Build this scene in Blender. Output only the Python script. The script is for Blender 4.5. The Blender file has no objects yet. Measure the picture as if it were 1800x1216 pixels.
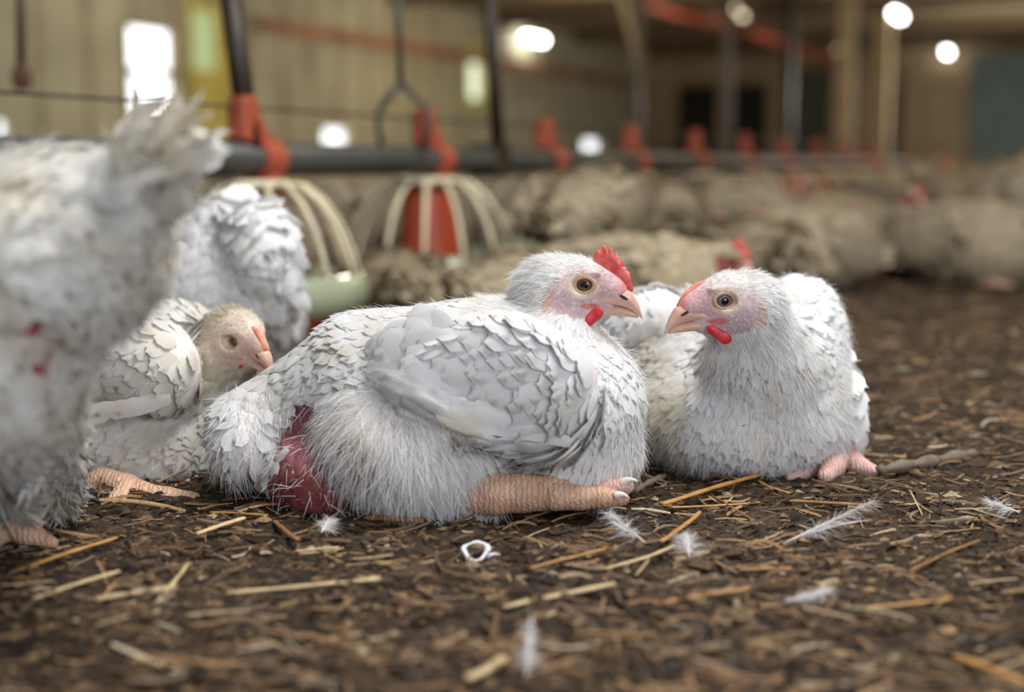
import bpy, math, random
import numpy as np
from mathutils import Vector, Matrix
from mathutils.bvhtree import BVHTree
random.seed(7); RNG = np.random.default_rng(7)
SC = bpy.context.scene; COL = SC.collection
PI = math.pi

# ------------------------------------------------------------------ camera, world, lights, exposure
H = 0.26; FPX = 2400.0; TH = math.atan(318 / 2400.0)
cam_d = bpy.data.cameras.new('camera'); cam = bpy.data.objects.new('camera', cam_d); COL.objects.link(cam)
cam.location = (0, 0, H); cam.rotation_euler = (PI / 2 - TH, 0, 0)
cam_d.sensor_width = 36; cam_d.sensor_fit = 'HORIZONTAL'; cam_d.lens = 48; cam_d.clip_start = .02; cam_d.clip_end = 100
cam_d.dof.use_dof = True; cam_d.dof.focus_distance = 1.055; cam_d.dof.aperture_fstop = 2.7; cam_d.dof.aperture_blades = 0
SC.camera = cam
SC.view_settings.view_transform = 'Standard'; SC.view_settings.look = 'None'
SC.view_settings.gamma = 1; SC.view_settings.use_curve_mapping = False
SC.view_settings.exposure = 1.48
world = bpy.data.worlds.new('daylight'); SC.world = world; world.use_nodes = True
world.node_tree.nodes['Background'].inputs[0].default_value = (.80, .88, 1.0, 1)
world.node_tree.nodes['Background'].inputs[1].default_value = 0.20


def area(name, loc, target, sx, sy, power, col):
    l = bpy.data.lights.new(name, 'AREA'); l.shape = 'RECTANGLE'; l.size = sx; l.size_y = sy; l.energy = power; l.color = col
    o = bpy.data.objects.new(name, l); COL.objects.link(o); o.location = loc
    o.rotation_euler = (Vector(target) - Vector(loc)).to_track_quat('-Z', 'Y').to_euler(); return o


area('ceiling_lamp_light_near', (0.55, 1.05, 2.05), (0.12, 1.2, 0), 1.3, .8, 22, (1.0, .98, .95))     # lamp row over the front of the barn
area('barn_door_daylight', (2.2, -2.2, 1.5), (0.2, 1.2, .1), 2.2, 2.0, 29, (.92, .95, 1.0))            # added front fill from behind the camera; no door is built there
area('ceiling_lamp_light_middle', (2.6, 5.5, 2.1), (2.6, 5.5, 0), 2.4, 4.0, 21, (1.0, .82, .56))
def bulb_light(name, loc, power, col, r=.25):
    l = bpy.data.lights.new(name, 'POINT'); l.energy = power; l.color = col; l.shadow_soft_size = r
    o = bpy.data.objects.new(name, l); COL.objects.link(o); o.location = loc; return o
bulb_light('ceiling_lamp_light', (-1.2, 10.5, 1.75), 42, (1.0, .93, .76))  # added fill lights for the far walls, set apart from the lamp fixtures
bulb_light('ceiling_lamp_light', (.9, 15.0, 1.4), 42, (1.0, .86, .62))
bulb_light('ceiling_lamp_light', (6.0, 17.0, 1.15), 62, (1.0, .92, .78))
bulb_light('ceiling_lamp_light', (4.6, 9.5, 1.4), 16, (1.0, .84, .58))

# ------------------------------------------------------------------ measuring helpers
CT, ST = math.cos(TH), math.sin(TH)
def ray(px, py):
    a = (px - 900) / FPX; b = (608 - py) / FPX
    return np.array([a, CT + ST * b, -ST + CT * b])
def W(px, py, Y):
    r = ray(px, py); return np.array([0, 0, H]) + r * (Y / r[1])
def G(px, py, z=0.0):
    r = ray(px, py); return np.array([0, 0, H]) + r * ((z - H) / r[2])
def proj(p):
    q = p - np.array([0, 0, H]); d = q[..., 1] * CT - q[..., 2] * ST
    return 900 + FPX * q[..., 0] / d, 608 - FPX * (q[..., 1] * ST + q[..., 2] * CT) / d
def unit(v):
    v = np.asarray(v, float); return v / (np.linalg.norm(v, axis=-1, keepdims=True) + 1e-12)
def lin(r, g, b):
    f = lambda c: (c / 255 / 12.92) if c / 255 <= .04045 else ((c / 255 + .055) / 1.055) ** 2.4
    return (f(r), f(g), f(b))

def vn(x, y, seed):
    xi = np.floor(x); yi = np.floor(y); fx = x - xi; fy = y - yi; fx = fx * fx * (3 - 2 * fx); fy = fy * fy * (3 - 2 * fy)
    hsh = lambda a, b: np.modf(np.abs(np.sin(a * 127.1 + b * 311.7 + seed * 74.7) * 43758.5453))[0]
    return (hsh(xi, yi) * (1 - fx) + hsh(xi + 1, yi) * fx) * (1 - fy) + (hsh(xi, yi + 1) * (1 - fx) + hsh(xi + 1, yi + 1) * fx) * fy

# ------------------------------------------------------------------ object helpers
def np_mesh(name, V, Fs, smooth=True):
    """V (n,3); Fs list of int arrays (m,k)."""
    me = bpy.data.meshes.new(name); V = np.ascontiguousarray(V, np.float32)
    Fs = [np.asarray(f, np.int32) for f in (Fs if isinstance(Fs, list) else [Fs]) if len(f)]
    me.vertices.add(len(V)); me.vertices.foreach_set('co', V.ravel())
    loops = np.concatenate([f.ravel() for f in Fs]); tot = np.concatenate([np.full(len(f), f.shape[1], np.int32) for f in Fs])
    start = np.concatenate([[0], np.cumsum(tot)[:-1]]).astype(np.int32)
    me.loops.add(len(loops)); me.loops.foreach_set('vertex_index', loops)
    me.polygons.add(len(tot)); me.polygons.foreach_set('loop_start', start); me.polygons.foreach_set('loop_total', tot)
    me.polygons.foreach_set('use_smooth', np.full(len(tot), smooth)); me.update(); me.validate()
    return me
def attr(me, name, A):
    A = np.asarray(A, np.float32)
    if A.ndim == 1:
        a = me.attributes.new(name, 'FLOAT', 'POINT'); a.data.foreach_set('value', A)
    else:
        if A.shape[1] == 3: A = np.concatenate([A, np.ones((len(A), 1), np.float32)], 1)
        a = me.attributes.new(name, 'FLOAT_COLOR', 'POINT'); a.data.foreach_set('color', np.ascontiguousarray(A).ravel())
def ob(name, me, mats, parent=None):
    o = bpy.data.objects.new(name, me); COL.objects.link(o)
    for m in (mats if isinstance(mats, (list, tuple)) else [mats]): me.materials.append(m)
    if parent is not None:
        o.parent = parent
        if parent.get('_origin') is None and parent.parent is None: pass
    return o
def tag(o, label=None, cat=None, group=None, kind=None):
    if label: o['label'] = label
    if cat: o['category'] = cat
    if group: o['group'] = group
    if kind: o['kind'] = kind
    return o
def thing(name, loc, label, cat, group=None, rz=0):
    o = bpy.data.objects.new(name, None); COL.objects.link(o); o.location = loc; o.rotation_euler = (0, 0, rz)
    o.empty_display_size = .05
    return tag(o, label, cat, group)
def copy_tree(o, parent=None):
    c = o.copy(); COL.objects.link(c)
    if parent is not None: c.parent = parent
    for ch in list(o.children): copy_tree(ch, c)
    return c

class MB:
    """collects plain shapes into one mesh"""
    def __init__(s): s.V = []; s.F3 = []; s.F4 = []; s.n = 0
    def add(s, V, F):
        V = np.asarray(V, float)
        for f in F:
            f = [int(i) + s.n for i in f]
            if len(f) == 3: s.F3.append(f)
            elif len(f) == 4: s.F4.append(f)
            else:
                for k in range(1, len(f) - 1): s.F3.append([f[0], f[k], f[k + 1]])
        s.V.append(V); s.n += len(V)
    def box(s, c, d, R=None):
        d = np.asarray(d) / 2; P = np.array([[x, y, z] for x in (-1, 1) for y in (-1, 1) for z in (-1, 1)]) * d
        if R is not None: P = P @ np.asarray(R).T
        s.add(P + np.asarray(c), [(0, 1, 3, 2), (4, 6, 7, 5), (0, 4, 5, 1), (2, 3, 7, 6), (0, 2, 6, 4), (1, 5, 7, 3)])
    def tube(s, pts, rad, n=12, cap=True, flat=1.0):
        pts = np.asarray(pts, float); m = len(pts); rad = np.broadcast_to(rad, (m,)).astype(float)
        T = unit(np.gradient(pts, axis=0)); up = np.array([0, 0, 1.0]) if abs(T[0][2]) < .9 else np.array([1.0, 0, 0])
        V = []
        for i in range(m):
            a = unit(np.cross(up, T[i])); b = np.cross(T[i], a); up = b
            for k in range(n):
                t = 2 * PI * k / n; V.append(pts[i] + rad[i] * (math.cos(t) * a + math.sin(t) * b * flat))
        F = [(i * n + k, i * n + (k + 1) % n, (i + 1) * n + (k + 1) % n, (i + 1) * n + k) for i in range(m - 1) for k in range(n)]
        if cap: F += [tuple(range(n - 1, -1, -1)), tuple((m - 1) * n + k for k in range(n))]
        s.add(V, F)
    def lathe(s, c, prof, n=40, closed=False):
        V = []; m = len(prof)
        for r, z in prof:
            for k in range(n): V.append((c[0] + r * math.cos(2 * PI * k / n), c[1] + r * math.sin(2 * PI * k / n), c[2] + z))
        F = [(i * n + k, i * n + (k + 1) % n, (i + 1) * n + (k + 1) % n, (i + 1) * n + k) for i in range(m - 1) for k in range(n)]
        s.add(V, F)
    def me(s, name, smooth=True):
        return np_mesh(name, np.concatenate(s.V), [np.array(s.F4, np.int32).reshape(-1, 4), np.array(s.F3, np.int32).reshape(-1, 3)], smooth)

# ------------------------------------------------------------------ materials
def node_mat(name):
    m = bpy.data.materials.new(name); m.use_nodes = True; nt = m.node_tree; nt.nodes.clear()
    out = nt.nodes.new('ShaderNodeOutputMaterial'); b = nt.nodes.new('ShaderNodeBsdfPrincipled'); nt.links.new(b.outputs[0], out.inputs[0])
    return m, nt, b, out
def N(nt, t, **kw):
    n = nt.nodes.new(t)
    for k, v in kw.items():
        if k.startswith('i_'):
            key = k[2:]; n.inputs[int(key) if key.isdigit() else key].default_value = v
        else: setattr(n, k, v)
    return n
def ramp(nt, src, stops, interp='LINEAR'):
    r = nt.nodes.new('ShaderNodeValToRGB'); r.color_ramp.interpolation = interp
    while len(r.color_ramp.elements) < len(stops): r.color_ramp.elements.new(.5)
    for e, (p, c) in zip(r.color_ramp.elements, stops): e.position = p; e.color = (*c, 1) if len(c) == 3 else c
    nt.links.new(src, r.inputs[0]); return r.outputs[0]
def mixc(nt, fac, a, b, mode='MIX'):
    m = N(nt, 'ShaderNodeMix', data_type='RGBA', blend_type=mode)
    for sock, v in ((m.inputs[0], fac), (m.inputs[6], a), (m.inputs[7], b)):
        if hasattr(v, 'is_linked'): nt.links.new(v, sock)
        elif isinstance(v, (int, float)): sock.default_value = v
        else: sock.default_value = (*v, 1)
    return m.outputs[2]
def simple(name, col, rough=.6, var=.25, scale=8, metal=0, bump=0, trans=0, spec=.5):
    m, nt, b, out = node_mat(name)
    tc = N(nt, 'ShaderNodeTexCoord'); no = N(nt, 'ShaderNodeTexNoise', i_Scale=scale, i_Detail=5.0)
    nt.links.new(tc.outputs['Object'], no.inputs['Vector'])
    d = tuple(c * (1 - var) for c in col); l = tuple(min(1, c * (1 + var)) for c in col)
    nt.links.new(ramp(nt, no.outputs[0], [(.3, d), (.7, l)]), b.inputs['Base Color'])
    b.inputs['Roughness'].default_value = rough; b.inputs['Metallic'].default_value = metal
    b.inputs['Specular IOR Level'].default_value = spec
    if trans: b.inputs['Transmission Weight'].default_value = trans
    if bump:
        bp = N(nt, 'ShaderNodeBump', i_Strength=bump, i_Distance=.01); nt.links.new(no.outputs[0], bp.inputs['Height']); nt.links.new(bp.outputs[0], b.inputs['Normal'])
    return m
def emit(name, col, s):
    m, nt, b, out = node_mat(name); b.inputs['Base Color'].default_value = (*col, 1)
    b.inputs['Emission Color'].default_value = (*col, 1); b.inputs['Emission Strength'].default_value = s; return m

def feather_mat(name, white, cream, amount, fleck=.0, transl=.25):
    """white feather: cream staining in patches, a little brown dirt, random tone per feather"""
    m, nt, b, out = node_mat(name)
    geo = N(nt, 'ShaderNodeNewGeometry'); tc = N(nt, 'ShaderNodeTexCoord')
    n1 = N(nt, 'ShaderNodeTexNoise', i_Scale=22.0, i_Detail=4.0); nt.links.new(tc.outputs['Object'], n1.inputs['Vector'])
    st = N(nt, 'ShaderNodeAttribute', attribute_name='stain')  # real cream stain, plus the shade painted on the right hen
    ad = N(nt, 'ShaderNodeMath', operation='ADD'); nt.links.new(n1.outputs[0], ad.inputs[0]); nt.links.new(st.outputs['Fac'], ad.inputs[1])
    rnd = N(nt, 'ShaderNodeMath', operation='MULTIPLY_ADD', i_1=.14, i_2=-.07); nt.links.new(geo.outputs['Random Per Island'], rnd.inputs[0])
    ad2 = N(nt, 'ShaderNodeMath', operation='ADD'); nt.links.new(ad.outputs[0], ad2.inputs[0]); nt.links.new(rnd.outputs[0], ad2.inputs[1])
    c = ramp(nt, ad2.outputs[0], [(.50 - amount, white), (.95 - amount * .5, cream)])
    if fleck:
        n2 = N(nt, 'ShaderNodeTexNoise', i_Scale=150.0, i_Detail=3.0); nt.links.new(tc.outputs['Object'], n2.inputs['Vector'])
        f = ramp(nt, n2.outputs[0], [(.70 - fleck, (0, 0, 0)), (.74 - fleck, (1, 1, 1))])
        c = mixc(nt, f, c, lin(138, 116, 92))
    nt.links.new(c, b.inputs['Base Color']); b.inputs['Roughness'].default_value = .75; b.inputs['Specular IOR Level'].default_value = .25
    # barbs as fine relief
    uv = N(nt, 'ShaderNodeUVMap', uv_map='UVMap'); sep = N(nt, 'ShaderNodeSeparateXYZ'); nt.links.new(uv.outputs[0], sep.inputs[0])
    ab = N(nt, 'ShaderNodeMath', operation='ABSOLUTE'); nt.links.new(sep.outputs[0], ab.inputs[0])
    ma = N(nt, 'ShaderNodeMath', operation='MULTIPLY_ADD', i_1=-.45); nt.links.new(ab.outputs[0], ma.inputs[0]); nt.links.new(sep.outputs[1], ma.inputs[2])
    mu = N(nt, 'ShaderNodeMath', operation='MULTIPLY', i_1=170.0); nt.links.new(ma.outputs[0], mu.inputs[0])
    sn = N(nt, 'ShaderNodeMath', operation='SINE'); nt.links.new(mu.outputs[0], sn.inputs[0])
    bp = N(nt, 'ShaderNodeBump', i_Strength=.22, i_Distance=.0004); nt.links.new(sn.outputs[0], bp.inputs['Height']); nt.links.new(bp.outputs[0], b.inputs['Normal'])
    tr = N(nt, 'ShaderNodeBsdfTranslucent'); nt.links.new(c, tr.inputs[0])
    mx = N(nt, 'ShaderNodeMixShader', i_0=transl); nt.links.new(b.outputs[0], mx.inputs[1]); nt.links.new(tr.outputs[0], mx.inputs[2]); nt.links.new(mx.outputs[0], out.inputs[0])
    return m
def skin_mat(name, sss=.0):
    """colour comes from the 'skin' attribute; fine pores"""
    m, nt, b, out = node_mat(name)
    a = N(nt, 'ShaderNodeAttribute', attribute_name='skin'); tc = N(nt, 'ShaderNodeTexCoord')
    no = N(nt, 'ShaderNodeTexNoise', i_Scale=420.0, i_Detail=3.0); nt.links.new(tc.outputs['Object'], no.inputs['Vector'])
    v = ramp(nt, no.outputs[0], [(.3, (.84, .80, .80)), (.7, (1.08, 1.08, 1.08))])
    nt.links.new(mixc(nt, 1.0, a.outputs['Color'], v, 'MULTIPLY'), b.inputs['Base Color'])
    b.inputs['Roughness'].default_value = .6; b.inputs['Specular IOR Level'].default_value = .3
    bp = N(nt, 'ShaderNodeBump', i_Strength=.5, i_Distance=.0012); nt.links.new(no.outputs[0], bp.inputs['Height']); nt.links.new(bp.outputs[0], b.inputs['Normal'])
    return m
def shank_mat(name, col, dark, axis_scale):
    m, nt, b, out = node_mat(name); tc = N(nt, 'ShaderNodeTexCoord')
    wv = N(nt, 'ShaderNodeTexWave', wave_type='BANDS', bands_direction='X', i_Scale=axis_scale, i_Distortion=6.0, i_Detail=3.0)
    wv.inputs['Detail Scale'].default_value = 3.0
    nt.links.new(tc.outputs['Object'], wv.inputs['Vector'])
    no = N(nt, 'ShaderNodeTexNoise', i_Scale=60.0, i_Detail=4.0); nt.links.new(tc.outputs['Object'], no.inputs['Vector'])
    c = ramp(nt, no.outputs[0], [(.3, dark), (.65, col)])
    c2 = ramp(nt, wv.outputs[0], [(.0, (.80, .74, .71)), (.4, (1, 1, 1))])
    nt.links.new(mixc(nt, 1.0, c, c2, 'MULTIPLY'), b.inputs['Base Color']); b.inputs['Roughness'].default_value = .42
    bp = N(nt, 'ShaderNodeBump', i_Strength=.7, i_Distance=.0011); nt.links.new(wv.outputs[0], bp.inputs['Height']); nt.links.new(bp.outputs[0], b.inputs['Normal'])
    return m
def flesh_mat(name, col, col2, rough=.45, scale=150):
    m, nt, b, out = node_mat(name); tc = N(nt, 'ShaderNodeTexCoord')
    no = N(nt, 'ShaderNodeTexNoise', i_Scale=scale, i_Detail=4.0); nt.links.new(tc.outputs['Object'], no.inputs['Vector'])
    nt.links.new(ramp(nt, no.outputs[0], [(.35, col), (.65, col2)]), b.inputs['Base Color'])
    b.inputs['Roughness'].default_value = rough
    b.inputs['Subsurface Weight'].default_value = .25; b.inputs['Subsurface Radius'].default_value = (.004, .0015, .001); b.inputs['Subsurface Scale'].default_value = 1.0
    bp = N(nt, 'ShaderNodeBump', i_Strength=.35, i_Distance=.0008); nt.links.new(no.outputs[0], bp.inputs['Height']); nt.links.new(bp.outputs[0], b.inputs['Normal'])
    return m
def vcol_mat(name, attrname='tone', rough=.8, nscale=300):
    m, nt, b, out = node_mat(name)
    a = N(nt, 'ShaderNodeAttribute', attribute_name=attrname); tc = N(nt, 'ShaderNodeTexCoord')
    no = N(nt, 'ShaderNodeTexNoise', i_Scale=nscale, i_Detail=3.0); nt.links.new(tc.outputs['Object'], no.inputs['Vector'])
    v = ramp(nt, no.outputs[0], [(.3, (.6, .58, .55)), (.7, (1.2, 1.2, 1.2))])
    nt.links.new(mixc(nt, 1.0, a.outputs['Color'], v, 'MULTIPLY'), b.inputs['Base Color']); b.inputs['Roughness'].default_value = rough
    b.inputs['Specular IOR Level'].default_value = .3
    return m

WHITE = (.89, .89, .895); CREAM = (.68, .62, .47)
M_FEATHER = feather_mat('white_feather', WHITE, CREAM, -.04, -.035, .28)
M_FEATHER_CREAM = feather_mat('cream_stained_feather', (.84, .83, .80), (.62, .54, .39), .06, -.03, .25)  # creamier, duller white for the left and front hens
M_FEATHER_FAR = feather_mat('dusty_feather', (.51, .43, .30), (.38, .30, .19), .10)  # white hens; the warm dim light is put into this feather colour
M_FLUFF = feather_mat('white_down', (.90, .90, .91), CREAM, -.06, 0, .40)
M_SKIN = skin_mat('hen_skin')
M_SHANK = shank_mat('scaly_shank', lin(218, 184, 156), lin(204, 156, 134), 80)
M_TOE = shank_mat('pink_toe_skin', lin(230, 192, 184), lin(216, 168, 160), 100)
M_COMB = flesh_mat('comb_flesh', lin(208, 66, 66), lin(228, 112, 104))
M_COMBPALE = flesh_mat('pale_comb_flesh', lin(214, 120, 96), lin(226, 150, 120))
M_WATTLE = flesh_mat('wattle_flesh', lin(186, 28, 46), lin(214, 62, 70))
M_BEAK = flesh_mat('beak_horn', lin(228, 192, 174), lin(214, 172, 154), .26, 60)
M_CLAW = simple('claw_horn', lin(222, 205, 200), .25, .1, 60)
M_LID = flesh_mat('eyelid_skin', lin(205, 170, 140), lin(190, 150, 125), .55, 300)
M_IRIS = simple('iris', lin(105, 78, 55), .1, .3, 900); M_IRISG = simple('grey_iris', lin(112, 112, 118), .1, .25, 900)
M_PUPIL = simple('pupil', (.004, .004, .005), .03, 0, 10)

# ------------------------------------------------------------------ smooth bodies: blended solids turned into one surface
def surface_nets(D, xs, ys, zs):
    S = D < 0
    c = sum(S[a:S.shape[0] - 1 + a, b:S.shape[1] - 1 + b, d:S.shape[2] - 1 + d].astype(np.int8) for a in (0, 1) for b in (0, 1) for d in (0, 1))
    mixed = (c > 0) & (c < 8); idx = np.full(mixed.shape, -1, np.int32); ii, jj, kk = np.nonzero(mixed); idx[ii, jj, kk] = np.arange(len(ii))
    pos = np.zeros((len(ii), 3)); cnt = np.zeros(len(ii))
    cor = {(a, b, d): D[ii + a, jj + b, kk + d] for a in (0, 1) for b in (0, 1) for d in (0, 1)}
    for a in cor:
        for ax in range(3):
            if a[ax] == 1: continue
            e = list(a); e[ax] = 1; e = tuple(e); va, vb = cor[a], cor[e]; cr = (va < 0) != (vb < 0)
            t = np.where(cr, va / np.where(cr, va - vb, 1), 0); p = np.tile(np.array(a, float), (len(ii), 1)); p[:, ax] += t
            pos += np.where(cr[:, None], p, 0); cnt += cr
    pos /= cnt[:, None]
    V = np.stack([xs[ii] + pos[:, 0] * (xs[ii + 1] - xs[ii]), ys[jj] + pos[:, 1] * (ys[jj + 1] - ys[jj]), zs[kk] + pos[:, 2] * (zs[kk + 1] - zs[kk])], 1)
    F = []
    for ax in range(3):
        o1, o2 = [(1, 2), (2, 0), (0, 1)][ax]
        sl0 = [slice(None)] * 3; sl1 = [slice(None)] * 3; sl0[ax] = slice(0, -1); sl1[ax] = slice(1, None)
        cr = S[tuple(sl0)] != S[tuple(sl1)]; g = np.array(np.nonzero(cr)).T
        ok = (g[:, o1] >= 1) & (g[:, o2] >= 1) & (g[:, o1] < S.shape[o1] - 1) & (g[:, o2] < S.shape[o2] - 1); g = g[ok]
        def cell(d1, d2):
            q = g.copy(); q[:, o1] += d1; q[:, o2] += d2; return idx[q[:, 0], q[:, 1], q[:, 2]]
        quad = np.stack([cell(-1, -1), cell(0, -1), cell(0, 0), cell(-1, 0)], 1)
        flip = ~S[g[:, 0], g[:, 1], g[:, 2]]; quad[flip] = quad[flip][:, ::-1]
        F.append(quad[(quad >= 0).all(1)])
    return V, np.concatenate(F)
def rotm(ry=0, rz=0, rx=0):
    return np.array(Matrix.Rotation(math.radians(rz), 3, 'Z') @ Matrix.Rotation(math.radians(-ry), 3, 'Y') @ Matrix.Rotation(math.radians(rx), 3, 'X'))
def ell(c, r, ry=0, rz=0, k=.02, R=None, sub=False):
    return ('e', np.asarray(c, float), np.asarray(r, float), rotm(ry, rz) if R is None else np.asarray(R), k, sub)
def cap(a, b, ra, rb, k=.02):
    return ('c', np.asarray(a, float), np.asarray(b, float), ra, rb, k)
def grid_axis(lo, hi, step, flo=None, fhi=None, fine=None):
    if flo is None: return np.arange(lo, hi + step, step)
    a = [lo]
    while a[-1] < hi:
        x = a[-1]
        d = max(0, flo - x, x - fhi); a.append(x + min(step, fine + d * .12))
    return np.array(a)
def solid(prims, step, fine=None, focus=None, floor=0.001):
    """one continuous surface around all the blended solids"""
    prims = [p for p in prims if not (p[0] == 'e' and p[5])] + [p for p in prims if p[0] == 'e' and p[5]]
    lo = np.full(3, 1e9); hi = -lo
    bb = []
    for p in prims:
        if p[0] == 'e': e = np.abs(p[3]) @ p[2]; l, h = p[1] - e, p[1] + e
        else: l = np.minimum(p[1] - p[3], p[2] - p[4]); h = np.maximum(p[1] + p[3], p[2] + p[4])
        bb.append((l, h)); lo = np.minimum(lo, l); hi = np.maximum(hi, h)
    lo -= 4 * step; hi += 4 * step
    if focus is None: ax = [grid_axis(lo[i], hi[i], step) for i in range(3)]
    else: ax = [grid_axis(lo[i], hi[i], step, focus[0][i], focus[1][i], fine) for i in range(3)]
    D = np.full([len(a) for a in ax], .05, np.float32)
    for p, (l, h) in zip(prims, bb):
        k = p[4] if p[0] == 'e' else p[5]; m = k + .03
        sl = []
        for i in range(3):
            a = max(0, np.searchsorted(ax[i], l[i] - m) - 1); b = min(len(ax[i]), np.searchsorted(ax[i], h[i] + m) + 1); sl.append(slice(a, b))
        X = ax[0][sl[0]][:, None, None]; Y = ax[1][sl[1]][None, :, None]; Z = ax[2][sl[2]][None, None, :]
        if p[0] == 'e':
            c, r, R = p[1], p[2], p[3]; q = [(X - c[0]) * R[0, j] + (Y - c[1]) * R[1, j] + (Z - c[2]) * R[2, j] for j in range(3)]
            k0 = np.sqrt(sum((q[j] / r[j]) ** 2 for j in range(3))); k1 = np.sqrt(sum((q[j] / r[j] ** 2) ** 2 for j in range(3))) + 1e-9
            d = k0 * (k0 - 1) / k1
            if p[5]:
                cur = D[tuple(sl)]; d = -d; hh = np.clip(.5 - .5 * (cur - d) / k, 0, 1); D[tuple(sl)] = cur + (d - cur) * hh + k * hh * (1 - hh); continue
        else:
            a, b = p[1], p[2]; ba = b - a; t = np.clip(((X - a[0]) * ba[0] + (Y - a[1]) * ba[1] + (Z - a[2]) * ba[2]) / (ba @ ba + 1e-12), 0, 1)
            d = np.sqrt((X - a[0] - t * ba[0]) ** 2 + (Y - a[1] - t * ba[1]) ** 2 + (Z - a[2] - t * ba[2]) ** 2) - (p[3] + (p[4] - p[3]) * t)
        cur = D[tuple(sl)]; hh = np.clip(.5 + .5 * (cur - d) / k, 0, 1); D[tuple(sl)] = cur + (d - cur) * hh - k * hh * (1 - hh)
    if floor is not None:
        d = floor - ax[2][None, None, :] + 0 * D; k = .006; hh = np.clip(.5 - .5 * (D - d) / k, 0, 1); D = D + (d - D) * hh + k * hh * (1 - hh)
    return surface_nets(D, *ax)
def vnormals(V, F):
    n = np.cross(V[F[:, 2]] - V[F[:, 0]], V[F[:, 3]] - V[F[:, 1]]); out = np.zeros_like(V)
    for k in range(4): np.add.at(out, F[:, k], n)
    return unit(out)
def sample(V, F, VN, n):
    ar = np.linalg.norm(np.cross(V[F[:, 2]] - V[F[:, 0]], V[F[:, 3]] - V[F[:, 1]]), axis=1); cs = np.cumsum(ar)
    f = F[np.searchsorted(cs, RNG.random(n) * cs[-1]).clip(0, len(F) - 1)]; u, v = RNG.random((2, n, 1))
    w = [(1 - u) * (1 - v), u * (1 - v), u * v, (1 - u) * v]
    return sum(w[k] * V[f[:, k]] for k in range(4)), unit(sum(w[k] * VN[f[:, k]] for k in range(4)))
def thin(p, sp):
    q = np.floor(p / sp + RNG.random(3)).astype(np.int64); key = (q[:, 0] * 73856093) ^ (q[:, 1] * 19349663) ^ (q[:, 2] * 83492791)
    return np.sort(np.unique(key, return_index=True)[1])

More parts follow.
